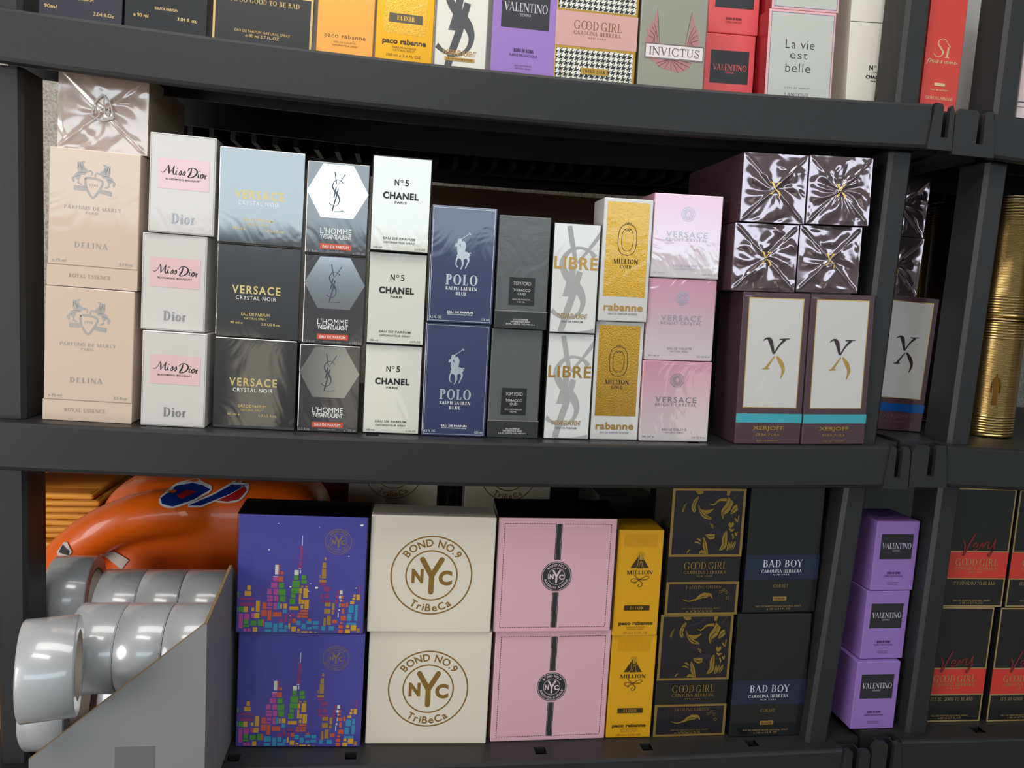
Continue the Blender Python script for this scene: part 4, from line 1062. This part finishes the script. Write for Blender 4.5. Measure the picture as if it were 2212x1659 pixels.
tin('golden ribbed tin stacked on the one with torso emblem', .953, .152, zt + .1905, m_tin, 'ribbed tins')
zt = NMID(.966) + .0008
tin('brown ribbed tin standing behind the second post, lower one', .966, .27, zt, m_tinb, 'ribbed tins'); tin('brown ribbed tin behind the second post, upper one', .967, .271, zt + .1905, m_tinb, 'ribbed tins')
zt = NMID(1.035) + .0008
tin('golden tin deep in shadow behind the lower brown tin', 1.035, .40, zt, m_tin, 'ribbed tins'); tin('golden tin deep in shadow behind the upper brown tin', 1.034, .40, zt + .1905, m_tin, 'ribbed tins')

# top shelf, bottoms just hidden by the lip
def dark_box(w, h, m, lines, d=.07):
    c = Carton('perfume_box', w, h, d, m)
    c.part('small_print', [(T(*lines), mat('foil_straw', (196, 166, 110), .38, .5))]); return c
m1 = mat('card_damson', (42, 36, 50), .3, 0, .9, .25); m2 = mat('card_jet', (26, 26, 28), .25, 0, .9, .25)
put(dark_box(.0922, .16, m1, [(sans('90ml', .02), .14, .90, .15, .026), (sans('3.04 fl.Oz', .02), .78, .91, .25, .026), (sans('EAU DE PARFUM', .02), .5, .82, .3, .02)]), True, 'dark damson carton at the end of the top shelf', TOP, -.3867, .03)
put(dark_box(.094, .16, m2, [(sans('e 90 ml', .02), .2, .87, .18, .026), (sans('3.04 fl. oz.', .02), .76, .862, .24, .026), (sans('EAU DE PARFUM', .03), .5, .806, .27, .02)]), True, 'glossy black carton next to the damson one, gold print', TOP, -.2914, .03)
c = Carton('perfume_box', .1166, .185, .07, mat('card_ebony', (26, 27, 25), .35, 0, .6, .2))
gs = mat('foil_straw', (196, 166, 110), .38, .5)
c.part('red_band', [(RECT(0, .45, 1, .653), mat('ink_crimson', (150, 36, 46), .4, 0, .6, .25))]); c.part('gold_border', [(FRAME(0, 0, 1, 1, .022, .012).rect(0, .65, 1, .658), gs)])
c.part('scent_lettering', [(T((serif("IT'S SO GOOD TO BE BAD", .15, .06, .05), .5, .705, .72, .032), (sans('EAU DE PARFUM NATURAL SPRAY', .0, 1.05), .5, .898, .56, .017), (sans('e 80 ml 2.7 FL.OZ', .01), .5, .925, .34, .019)), gs)])
put(c, True, 'black carton with crimson band and gold frame on the top shelf', TOP, -.1793, .03)
mo = mat('card_apricot', (232, 160, 76), .32, .55, .7, .25)
c = Carton('perfume_box', .0691, .15, .06, mo); dk = mat('ink_cocoa', (58, 42, 14), .45)
c.part('maker_lettering', [(T((sans('paco rabanne', .0, 1.1), .5, .825, .72, .045)), dk)]); c.part('small_print', [(T((sans('EAU DE TOILETTE'), .5, .87, .38, .014), (sans('VAPORISATEUR SPRAY'), .5, .895, .46, .014)), mat('ink_amber', (120, 84, 20), .5))])
put(c, True, 'apricot foil carton with thin lettering on the top shelf', TOP, -.0809, .03)
mg = mat('foil_marigold', (224, 164, 36), .34, .7, .5, .25)
c = Carton('perfume_box', .0712, .16, .06, mg); gl = mat('foil_line', (214, 170, 60), .35, .6)
fn = MATS['foil_nugget']
c.part('foil_panel', [(RECT(.13, .3, .87, .765), fn)]); c.part('dark_band', [(RECT(.22, .612, .8, .68), mat('ink_slate', (92, 84, 66), .4, .3))]); c.part('band_lettering', [(T((serif('ELIXIR', .2, .07, .05), .51, .646, .31, .036)), gl)])
c.part('maker_lettering', [(T((sans('paco rabanne', .03, 1.0), .5, .825, .76, .052)), dk)]); c.part('small_print', [(T((sans('PARFUM INTENSE'), .5, .866, .42, .014), (sans('NATURAL SPRAY'), .5, .886, .38, .014), (sans('100 ml e 3.4 FL OZ'), .5, .925, .6, .02)), mat('ink_amber', (120, 84, 20), .5))])
put(c, True, 'marigold foil carton with dark name band on the top shelf', TOP, -.0085, .03)
put(P_libre(True), True, 'cream carton with charcoal monogram and gold strip on the top shelf', TOP, .062, .03)
put(P_val(.0822, .134), True, 'large violet carton with black name panel on the top shelf', TOP, .1421, .03)
# houndstooth carton
mh, t, p = principled('print_houndstooth')
v = coords(t); s = t.nodes.new('ShaderNodeSeparateXYZ'); t.links.new(v, s.inputs[0])
def nm(op, a, b=None):
    n = t.nodes.new('ShaderNodeMath'); n.operation = op
    for i, x in enumerate((a, b)):
        if x is None: continue
        if isinstance(x, (int, float)): n.inputs[i].default_value = x
        else: t.links.new(x, n.inputs[i])
    return n.outputs[0]
pi_ = nm('FLOOR', nm('MULTIPLY', nm('ADD', s.outputs[0], 1.0), 1150.0)); pj = nm('FLOOR', nm('MULTIPLY', nm('ADD', s.outputs[2], 1.0), 1150.0))
warp = nm('LESS_THAN', nm('MODULO', nm('ADD', nm('SUBTRACT', pi_, pj), 4000.0), 4.0), 2.0)
wi = nm('LESS_THAN', nm('MODULO', pi_, 8.0), 4.0); wj = nm('LESS_THAN', nm('MODULO', pj, 8.0), 4.0)
dark = nm('ADD', nm('MULTIPLY', warp, wi), nm('MULTIPLY', nm('SUBTRACT', 1.0, warp), wj))
mx = t.nodes.new('ShaderNodeMix'); mx.data_type = 'RGBA'; t.links.new(dark, mx.inputs[0]); mx.inputs[6].default_value = rgb(222, 220, 208); mx.inputs[7].default_value = rgb(26, 28, 32)
t.links.new(mx.outputs[2], p.inputs['Base Color']); p.inputs['Roughness'].default_value = .5
gy = mat('foil_tweedgold', (190, 150, 70), .34, .7)
c = Carton('perfume_box', .108, .185, .07, gy)
c.part('houndstooth_print', [(RECT(.02, .02, .965, .505).rect(.02, .768, .965, .99), mh)]); c.part('pink_band', [(RECT(0, .52, 1, .75), mat('card_dustyrose', (206, 158, 152), .42, 0, .4, .15))])
gg_text(c, mat('ink_chestnut', (132, 94, 62), .4, .3), .605)
c.part('gold_tag', [(RECT(.33, .888, .66, .932), gy)]); c.part('tag_lettering', [(T((serif('TWEED TALK', .16, .07, .05), .495, .91, .28, .022)), dk)])
put(c, True, 'houndstooth carton with pink name band on the top shelf', TOP, .2366, .03)
c = Carton('perfume_box', .09, .14, .06, mat('card_sage', (150, 150, 138), .4, .2, .9, .35))
fw = mat('foil_rosewing', (176, 124, 126), .38, .3)
w1, w2 = wings()
c.part('wing_emblem', [(w1, fw)]); c.part('feather_lines', [(w2, mat('ink_feather', (98, 62, 68), .45, .2))])
c.part('name_plate', [(RECT(.1, .585, .96, .70), mat('card_plate_pale', (222, 216, 216), .4, 0, .5, .2))])
c.part('plate_border', [(FRAME(.085, .572, .975, .712, .009, .006), mat('foil_steelrose', (150, 120, 122), .35, .5))])
c.part('name_lettering', [(T((serif('INVICTUS', .1, .05, .06), .53, .643, .76, .075)), mat('ink_taupe_dark', (104, 78, 78), .4, .3))])
put(c, True, 'sage grey film wrapped carton with spread wings on the top shelf', TOP, .3396, .03)
c = P_val(.0736, .101, .07, True)
stack(c, TOP, [(.4464, .095, 0), (.4460, .0955, 0)], ['coral red carton with black panel, lower, showing the whole panel', 'coral red carton with black panel, upper, cut by the top of the photo'], 'coral red cartons on the top shelf')
c = Carton('perfume_box', .0987, .129, .075, mat('card_petal', (226, 176, 180), .35, 0, .8, .25), .0008, {'side': mat('card_ruby', (150, 22, 34), .4, .1, .4)})
c.part('grey_panel', [(RECT(.045, .03, .965, .97), mat('card_frost', (192, 194, 188), .45, .1, .5, .2))]); c.part('panel_border', [(FRAME(.038, .025, .972, .975, .007, .005), mat('ink_violetgrey', (120, 116, 150), .5))])
c.part('name_lettering', [(T((sans('La vie', -.012, 1.1), .485, .345, .43, .09), (sans('est', -.012, 1.1), .475, .462, .26, .062), (sans('belle', -.012, 1.1), .47, .587, .37, .092)), mat('ink_graphite', (44, 44, 46), .5))])
c.part('maker_lettering', [(T((sans("L'EAU DE PARFUM", .0, 1.5), .475, .795, .37, .014), (serif('LANCOME', .12, .05, .1), .475, .865, .36, .034)), grey_ink)])
stack(c, TOP, [(.5367, .065, 0), (.5355, .066, 0)], ['ruby sided carton with frosted grey front and thin dark words, lower one', 'ruby sided carton with frosted grey front, upper one cut by the photo'], 'ruby sided cartons with a frosted front')
mw = mat('card_chalk', (228, 224, 212), .45, 0, .25, .1)
c = Carton('perfume_box', .0845, .188, .06, mw)
c.part('lid_seam', [(RECT(0, .318, 1, .323), grey_ink)]); c.part('name_lettering', [(T((sans('N', .03), .425, .65, .07, .036), (sans('5', .03), .58, .65, .06, .036), (P2().arc(0, 0, 1, 1, 0, 360, .35, n=20), .5, .639, .04, .016), (sans("L'EAU", .0, 1.2), .5, .682, .16, .013), (sans('CHANEL', .04, 1.1), .5, .717, .33, .026), (sans('PARIS', .03, 1.2), .5, .748, .14, .011)), black)])
put(c, True, 'tall chalk white carton partly behind the shelf post on the top shelf', TOP, .6625, .085)
c = Carton('perfume_box', .0553, .2, .05, mat('card_poppy', (204, 58, 46), .4, 0, .6, .25))
gq = mat('foil_champagne', (222, 190, 140), .3, .7)
c.part('name_lettering', [(T((script('si'), .44, .58, .45, .125)), gq)]); c.part('script_lettering', [(T((script('passione'), .47, .675, .86, .04)), gq)]); c.part('gold_tag', [(RECT(.33, .812, .62, .832), gq)])
c.part('maker_lettering', [(T((serif('GIORGIO ARMANI', .14, .06, .02), .49, .914, .74, .022), (sans('eau de parfum', .01), .48, .86, .46, .015)), gq)])
put(c, True, 'slim poppy red carton standing over the joint of the two racks', lambda x: .2905, .7275, .033, 0, roll=0)
c = Carton('perfume_box', .07, .2, .05, mat('card_snow', (224, 222, 220), .45, 0, .3, .1)); c.part('base_seam', [(RECT(0, .93, 1, .934), grey_ink)])
put(c, True, 'white carton half hidden behind the slim red one', lambda x: .2885, .812, .12, 0, roll=0)
c = Carton('perfume_box', .07, .16, .05, mat('card_shell', (220, 200, 200), .45, 0, .5, .2)); c.part('dark_stripe', [(RECT(0, .80, .6, .812).rect(0, .845, .6, .85), grey_ink)])
put(c, True, 'pale pink carton at the very edge of the top shelf of the next rack', NTOP, .886, .035, 0, roll=0)

# bottom shelf
c = P_night()
flecks(c, [(.24, .29, .008), (.305, .07, .006), (.415, .6, .010), (.615, .605, .018), (.57, .57, .006), (.955, .065, .014), (.93, .6, .008), (.86, .33, .008), (.62, .09, .005), (.555, .635, .006), (.42, .85, .006)], 4)
lo = P_night()
put(lo, True, 'blue gift box with coloured block skyline, lower and without white flecks', BOT, -.1130, .0485, -2, cat='gift box', group='blue skyline gift boxes')
sleeve(c)
put(c, True, 'blue gift box with coloured block skyline and white flecks, upper', BOT, -.1150, .0458, -1.2, lo.h + .001, 'gift box', 'blue skyline gift boxes')
c = P_tri()
back_tri = c.o
stack(c, BOT, [(.0630, .0500, -2.2), (.0596, .0458, -1.6)], ['cream gift box with large bronze seal, lower one in front', 'cream gift box with large bronze seal, upper one in front'], 'cream gift boxes with a round seal', 'gift box')
up = P_mad(); sleeve(up, top=.012)
c = P_mad()
put(c, True, 'pink gift box with dark ribbon stripe and seal, lower', BOT, .2392, .051, .4, cat='gift box', group='pink gift boxes with a stripe')
put(up, True, 'pink gift box with dark ribbon stripe in clear plastic sleeve, upper', BOT, .2340, .0453, .4, c.h + .001, 'gift box', 'pink gift boxes with a stripe')
c = P_mil()
stack(c, BOT, [(.3598, .0515, -1), (.3566, .0483, 0)], ['slim golden honey carton with dark numeral, lower of two', 'slim golden honey carton with dark numeral, upper of two'], 'slim honey gold cartons')
c = P_daz()
stack(c, BOT, [(.4530, .0505, -.6), (.4536, .0474, .3)], ['dark carton with gilded toucan pattern, standing on the bottom shelf', 'dark carton with gilded toucan pattern, resting on its twin'], 'dark cartons with a gilded pattern')
c = P_bad()
stack(c, BOT, [(.5705, .0420, -1.4), (.5738, .0460, .2)], ['coal black carton with navy band and white name, lower', 'coal black carton with navy band and white name, upper'], 'coal black cartons with a navy band')
c = P_val()
stack(c, lambda x: -.6195, [(.7365, .033, .5), (.7445, .041, 1.7), (.7480, .041, 2.4)], ['small violet carton with black panel, bottom of the column on the rack joint', 'small violet carton with black panel, middle of the column on the rack joint', 'small violet carton with black panel, top of the column on the rack joint'], 'small violet cartons between the racks')
c = P_vgg()
lb = ['red banded black carton with scarlet script, lower, beside the post', 'red banded black carton with scarlet script, upper, beside the post', 'red banded black carton lower, cut off by the photo edge', 'red banded black carton upper, cut off by the photo edge']
stack(c, NBOT, [(.8770, .050, 0), (.8895, .050, .3)], lb[:2], 'red banded black cartons')
for i, (x, y) in enumerate(((.9965, .048), (1.0045, .050))): put(c, False, lb[2 + i], lambda q: NBOT(.99), x, y, 0, i * (c.h + .0008), group='red banded black cartons', roll=0)

# deep on the bottom shelf, behind the gift boxes
mk = mat('card_brown', (128, 96, 66), .7)
sb = bm_obj('shipping_carton', box_bm(-.2, .2, 0, .10, 0, .04, .002), mk); tag(sb, 'flat brown shipping carton under the rear cream gift boxes', 'carton'); sb.location = (.12, .50, BOT(.12) + .001)
for i, (x, lv, lb) in enumerate(((.0031, 1, 'cream gift box in shadow at the back, behind its front twins'), (.2274, 1, 'cream gift box in shadow at the back, behind the pink gift boxes'), (.0031, 0, 'lower cream gift box at the back, behind its front twins'), (.2274, 0, 'lower cream gift box at the back, behind the pink gift boxes'))):
    o = bpy.data.objects.new('gift_box', back_tri.data); COL.objects.link(o)
    for ch in back_tri.children:
        d = ch.copy(); COL.objects.link(d); d.parent = o
    tag(o, lb, 'gift box', 'cream gift boxes with a round seal'); o.location = (x, .50, BOT(.12) + .0418 + lv * .1668)
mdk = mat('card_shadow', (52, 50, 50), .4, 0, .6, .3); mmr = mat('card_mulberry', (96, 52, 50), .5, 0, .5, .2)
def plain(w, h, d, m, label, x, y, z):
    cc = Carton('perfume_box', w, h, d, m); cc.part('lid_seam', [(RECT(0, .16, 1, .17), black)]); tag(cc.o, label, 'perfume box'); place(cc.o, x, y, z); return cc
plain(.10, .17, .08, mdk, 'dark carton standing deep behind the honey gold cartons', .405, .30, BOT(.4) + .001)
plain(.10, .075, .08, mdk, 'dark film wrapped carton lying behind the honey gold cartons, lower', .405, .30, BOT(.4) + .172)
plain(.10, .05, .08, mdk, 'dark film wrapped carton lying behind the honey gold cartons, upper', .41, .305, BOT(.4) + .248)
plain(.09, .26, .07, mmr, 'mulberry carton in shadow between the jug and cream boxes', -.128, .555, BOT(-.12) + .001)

plain(.12, .30, .05, mdk, 'narrow dark block added for the shade at the wall behind the pink boxes', .335, .598, BOT(.33) + .001)  # added block, its dark colour stands for shade on the wall here
plain(.055, .28, .045, mdk, 'slim dark block added for the shade between the two rear cream boxes', .115, .600, BOT(.12) + .001)  # added filler, keeps the gap between the cream boxes dark like shade
plain(.24, .40, .10, mdk, 'tall dark block added for the unlit depth behind the violet column', .985, .45, NBOT(.96) + .001)  # invented block hiding the lit wall so the depth between the racks stays black
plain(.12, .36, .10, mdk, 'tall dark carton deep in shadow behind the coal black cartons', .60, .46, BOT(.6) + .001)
# ------------------------------------------------------------------ tape rolls in their display carton
m_tape = mat('tape_silver', (186, 187, 190), .3, .12, .7, .12, coat_rough=.08); m_core = mat('tape_core', (150, 140, 128), .7)
def ring_mesh(r0, r1, x0, x1, N=56, c=.0015):
    pr = [(r1 - c, x0), (r1, x0 + c), (r1, x1 - c), (r1 - c, x1), (r0, x1), (r0, x0)]
    v = [(x, r * cos(2 * pi * i / N), r * sin(2 * pi * i / N)) for r, x in pr for i in range(N)]; n = len(pr)
    f = [(j * N + i, ((j + 1) % n) * N + i, ((j + 1) % n) * N + (i + 1) % N, j * N + (i + 1) % N) for j in range(n) for i in range(N)]
    return v, f
TW = .0545
v, f = ring_mesh(.0385, .0548, -TW / 2, TW / 2); roll0 = mesh_obj('tape_roll', v, f, m_tape, smooth=False)
roll0.data.polygons.foreach_set('use_smooth', [k // 56 in (1, 4) for k in range(len(f))])
v, f = ring_mesh(.0352, .0384, -TW / 2 + .0005, TW / 2 - .0005, c=.0004); mesh_obj('core', v, f, m_core, roll0)
spots = [(-.3640, -.113, -.437, 'silver tape roll pulled out in front of the display carton', -15), (-.3500 + .0005, 0, -.4665, 'silver tape roll in the front row, next to the pulled out roll', 0), (-.2945, 0, -.4665, 'silver tape roll in the middle of the front row', 0), (-.2392, 0, -.4665, 'silver tape roll in the front row, against the carton wall', 0),
         (-.4365, .142, -.455, 'silver tape roll standing out of the rear row, open core showing', -4), (-.3650, .125, -.468, 'silver tape roll in the rear row, next to the open core', 0), (-.3100, .125, -.468, 'silver tape roll in the middle of the rear row', 0), (-.2545, .125, -.468, 'silver tape roll in the rear row, against the carton wall', 0),
         (-.4150, .032, -.5590, 'lowest silver tape roll, below the pulled out roll', 0), (-.3340, .0625, -.5582, 'silver tape roll in the bottom row, half hidden by the carton', 0), (-.2785, .0625, -.5582, 'silver tape roll at the bottom, wholly behind the carton panel', 0)]
for i, (x, y, z, lb, ya) in enumerate(spots):
    o = roll0 if i == 0 else dup(roll0, lb)
    tag(o, lb, 'tape roll', 'silver tape rolls'); o.location = (x, y, z); o.rotation_euler = (R(37 * i), 0, R(-ya))
m_cb = mat('carton_grey', (132, 132, 133), .6, grain=.1); zc = BOT(-.3) + .0012
bm = bmesh.new()
def prism(pts, ax, a, b):
    """closed plate: outline pts in the plane across axis ax ('y' or 'x'), from a to b"""
    mk_ = (lambda p, q: (p[0], q, p[1])) if ax == 'y' else (lambda p, q: (q, p[0], p[1]))
    A = [bm.verts.new(mk_(p, a)) for p in pts]; Bv = [bm.verts.new(mk_(p, b)) for p in pts]; n = len(pts)
    bm.faces.new(A); bm.faces.new(Bv[::-1])
    for i in range(n): bm.faces.new((A[i], A[(i + 1) % n], Bv[(i + 1) % n], Bv[i]))
prism([(-.398, zc), (-.205, zc), (-.205, -.3965), (-.2075, -.3965), (-.398, -.5585)], 'y', -.0905, -.0875)
prism([(-.0875, zc), (.195, zc), (.195, -.47), (.10, -.42), (.045, -.3755), (-.0875, -.3965)], 'x', -.208, -.205)
prism([(-.398, zc), (-.205, zc), (-.205, -.475), (-.398, -.52)], 'y', .195, .198)
prism([(-.0875, zc), (.195, zc), (.195, zc + .018), (-.0875, zc + .018)], 'x', -.398, -.208)
bmesh.ops.recalc_face_normals(bm, faces=bm.faces)
dc = bm_obj('display_carton', bm, m_cb); tag(dc, 'grey cut away display carton full of silver tape rolls', 'carton')
m_ce = mat('carton_edge', (138, 112, 78), .8)
bm = bmesh.new()
prism([(-.0905, -.3968), (.045, -.3755), (.10, -.42), (.10, -.4188), (.045, -.3743), (-.0905, -.3956)], 'x', -.2082, -.2048)
prism([(-.398, -.5585), (-.2075, -.3965), (-.2075, -.3955), (-.398, -.5575)], 'y', -.0907, -.0873)
bm_obj('corrugated_edge', bm, m_ce, dc)
bm = box_bm(-.305, -.261, -.0909, -.0905, -.6, -.5455, 0); bm_obj('printed_patch', bm, mat('carton_patch', (104, 104, 106), .6), dc)

# ------------------------------------------------------------------ orange jug
m_or = mat('jug_orange', (246, 104, 16), .34, 0, .2, .0, .5)
bm = bmesh.new()
def blob(cx, cy, cz, rx, ry, rz, e1=.5, e2=.5, nu=40, nv=24):
    sg = lambda w, e: math.copysign(abs(w) ** e, w)
    rows = []
    for j in range(nv + 1):
        b = -pi / 2 + pi * j / nv
        rows.append([bm.verts.new((cx + rx * sg(cos(b), e1) * sg(cos(2 * pi * i / nu), e2), cy + ry * sg(cos(b), e1) * sg(sin(2 * pi * i / nu), e2), cz + rz * sg(sin(b), e1))) for i in range(nu)])
    for j in range(nv):
        for i in range(nu): bm.faces.new((rows[j][i], rows[j][(i + 1) % nu], rows[j + 1][(i + 1) % nu], rows[j + 1][i]))
def tube(pts, rad, n=14):
    """fat chain along pts"""
    prev = None
    for k, (p, r) in enumerate(zip(pts, rad)):
        p = Vector(p); d = (Vector(pts[min(k + 1, len(pts) - 1)]) - Vector(pts[max(k - 1, 0)])).normalized()
        a = d.cross(Vector((0, 1, 0))).normalized(); b = d.cross(a)
        ringv = [bm.verts.new(p + a * r * cos(2 * pi * i / n) + b * r * .95 * sin(2 * pi * i / n)) for i in range(n)]
        if prev:
            for i in range(n): bm.faces.new((prev[i], prev[(i + 1) % n], ringv[(i + 1) % n], ringv[i]))
        else: bm.faces.new(ringv[::-1])
        prev = ringv
    bm.faces.new(prev)
def spl(P, n=6):
    out = []
    Q = [P[0]] + P + [P[-1]]
    for i in range(1, len(Q) - 2):
        for k in range(n):
            t = k / n; a, b, c_, d = [Vector(Q[i + j]) for j in (-1, 0, 1, 2)]
            out.append(tuple(.5 * (2 * b + (c_ - a) * t + (2 * a - 5 * b + 4 * c_ - d) * t * t + (3 * b - a - 3 * c_ + d) * t ** 3)))
    out.append(tuple(P[-1])); return out
zj = BOT(-.3) + .002
blob(-.285, .365, (zj - .326) / 2, .185, .10, (-.326 - zj) / 2, .42, .5)
blob(-.42, .375, zj + .10, .15, .06, .098, .45, .5)
pth = spl([(-.565, .325, zj + .032), (-.545, .30, -.53), (-.505, .275, -.452), (-.44, .262, -.395), (-.37, .268, -.372), (-.30, .30, -.378), (-.25, .33, -.39)])
tube(pth, [.030 + .012 * (k / len(pth)) for k in range(len(pth))])
tube(spl([(-.565, .325, zj + .034), (-.50, .34, zj + .034), (-.40, .36, zj + .036)]), [.032] * 13)
bmesh.ops.recalc_face_normals(bm, faces=bm.faces)
jug = bm_obj('jug', bm, m_or)
rm = jug.modifiers.new('fuse', 'REMESH'); rm.mode = 'VOXEL'; rm.voxel_size = .0055; rm.use_smooth_shade = True
sm = jug.modifiers.new('smooth', 'SMOOTH'); sm.factor = .5; sm.iterations = 14
dg = bpy.context.evaluated_depsgraph_get(); dg.update()
me = bpy.data.meshes.new_from_object(jug.evaluated_get(dg)); jug.modifiers.clear(); jug.data = me
if not me.materials: me.materials.append(m_or)
zmin = min(v_.co.z for v_ in me.vertices)
for v_ in me.vertices: v_.co.z += zj - .0008 - zmin
tag(jug, 'big orange plastic jug lying behind the silver tape rolls', 'jug')
from mathutils.bvhtree import BVHTree
bvh = BVHTree.FromPolygons([v_.co for v_ in me.vertices], [tuple(q.vertices) for q in me.polygons])
def on_jug(name, g, m, off=.0012, thick=0):
    """lay flat print (x, z) onto the front of the jug"""
    g2 = bmesh.new(); vs = [g2.verts.new((x, 0, z)) for x, z in g.v]
    for q in g.f:
        try: g2.faces.new([vs[i] for i in q])
        except ValueError: pass
    bmesh.ops.triangulate(g2, faces=g2.faces)
    for _ in range(6):
        es = [e_ for e_ in g2.edges if e_.calc_length() > .004]
        if not es: break
        bmesh.ops.subdivide_edges(g2, edges=es, cuts=1); bmesh.ops.triangulate(g2, faces=g2.faces)
    for q in g2.verts:
        h = bvh.ray_cast(Vector((q.co.x, -.2, q.co.z)), Vector((0, 1, 0)))
        q.co.y = (h[0].y if h[0] is not None and h[0].y < .36 else .30) - off
    return bm_obj(name, g2, m, jug)
def lz(X, Y): return (-.3565 + (90 + X / 4.706 - 355) * .000725, -.3415 - (1020 + Y / 4.706 - 1057) * .00074 + (X - 1650) * .000004)
def LP(pts): return P2().poly([lz(*q) for q in pts])
bl = [(1265, 165), (1330, 110), (1480, 95), (1600, 110), (1690, 140), (1560, 205), (1390, 243), (1290, 210)]
b2 = [(1520, 250), (1700, 195), (1880, 110), (2030, 112), (1860, 190), (1700, 245), (1630, 266)]
rd = [(1770, 232), (1880, 190), (2020, 118), (2055, 150), (1990, 225), (1880, 243)]; rc = [(1395, 158), (1460, 133), (1560, 150), (1450, 188)]
wl = P2()
for poly in (bl, b2, rd): wl.brush([lz(*q) for q in poly + [poly[0]]], .0045, 4)
on_jug('logo_outline', wl, mat('logo_white', (226, 222, 220), .4), .0022)
on_jug('logo_print', LP(bl).add(LP(b2)), mat('logo_blue', (20, 44, 120), .4), .0027); on_jug('logo_accent', LP(rd), mat('logo_red', (176, 30, 36), .4), .0031); on_jug('logo_accent', LP(rc), mat('logo_red', (176, 30, 36), .4), .0031)
on_jug('white_sticker', LP([(640, 790), (715, 705), (930, 830), (855, 930)]), mat('sticker_white', (214, 204, 200), .5), .0022)
on_jug('barcode_sticker', LP([(320, 670), (390, 572), (425, 572), (475, 660), (440, 710), (340, 720)]), mat('sticker_white', (214, 204, 200), .5), .0022)
bars = P2()
for k in range(7): bars.add(LP([(342 + 15 * k, 672 + 4 * k), (350 + 15 * k, 676 + 4 * k), (388 + 10 * k, 598 + 8 * k), (380 + 10 * k, 594 + 8 * k)]))
on_jug('barcode', bars, black, .0032)

# ------------------------------------------------------------------ pile of padded envelopes at the back
m_en = mat('kraft_orange', (234, 162, 58), .65, grain=.1); m_fl = mat('kraft_flap', (196, 126, 34), .65)
rnd = random.Random(6); z = LBOT(-.6) + .001
v = []; NX = 16
def envelope(w, d, th):
    bm_ = box_bm(-w / 2, w / 2, -d / 2, d / 2, 0, th, th * .46, 3); o = bm_obj('padded_envelope', bm_, m_en, smooth=True)
    bm_obj('flap', box_bm(-w / 2 + .004, w / 2 - .004, -d / 2 - .0006, -d / 2 + .035, th - .0002, th + .0008), m_fl, o); return o
e0 = envelope(.30, .19, .0118)
for i in range(19):
    o = e0 if i == 0 else dup(e0, '')
    tag(o, 'orange brown padded envelope lying in the pile behind the jug', 'envelope', 'padded envelopes in the pile behind the jug')
    o.location = (-.665 + rnd.uniform(-.018, .018), .545 + rnd.uniform(-.008, .008), z); o.rotation_euler = (0, 0, R(rnd.uniform(-4, 4))); z += .0127
o = dup(e0, 'padded envelope leaning tilted on top of the pile behind the jug', 'padded envelopes in the pile behind the jug'); o.location = (-.585, .555, z + .040); o.rotation_euler = (0, R(-14), R(8))
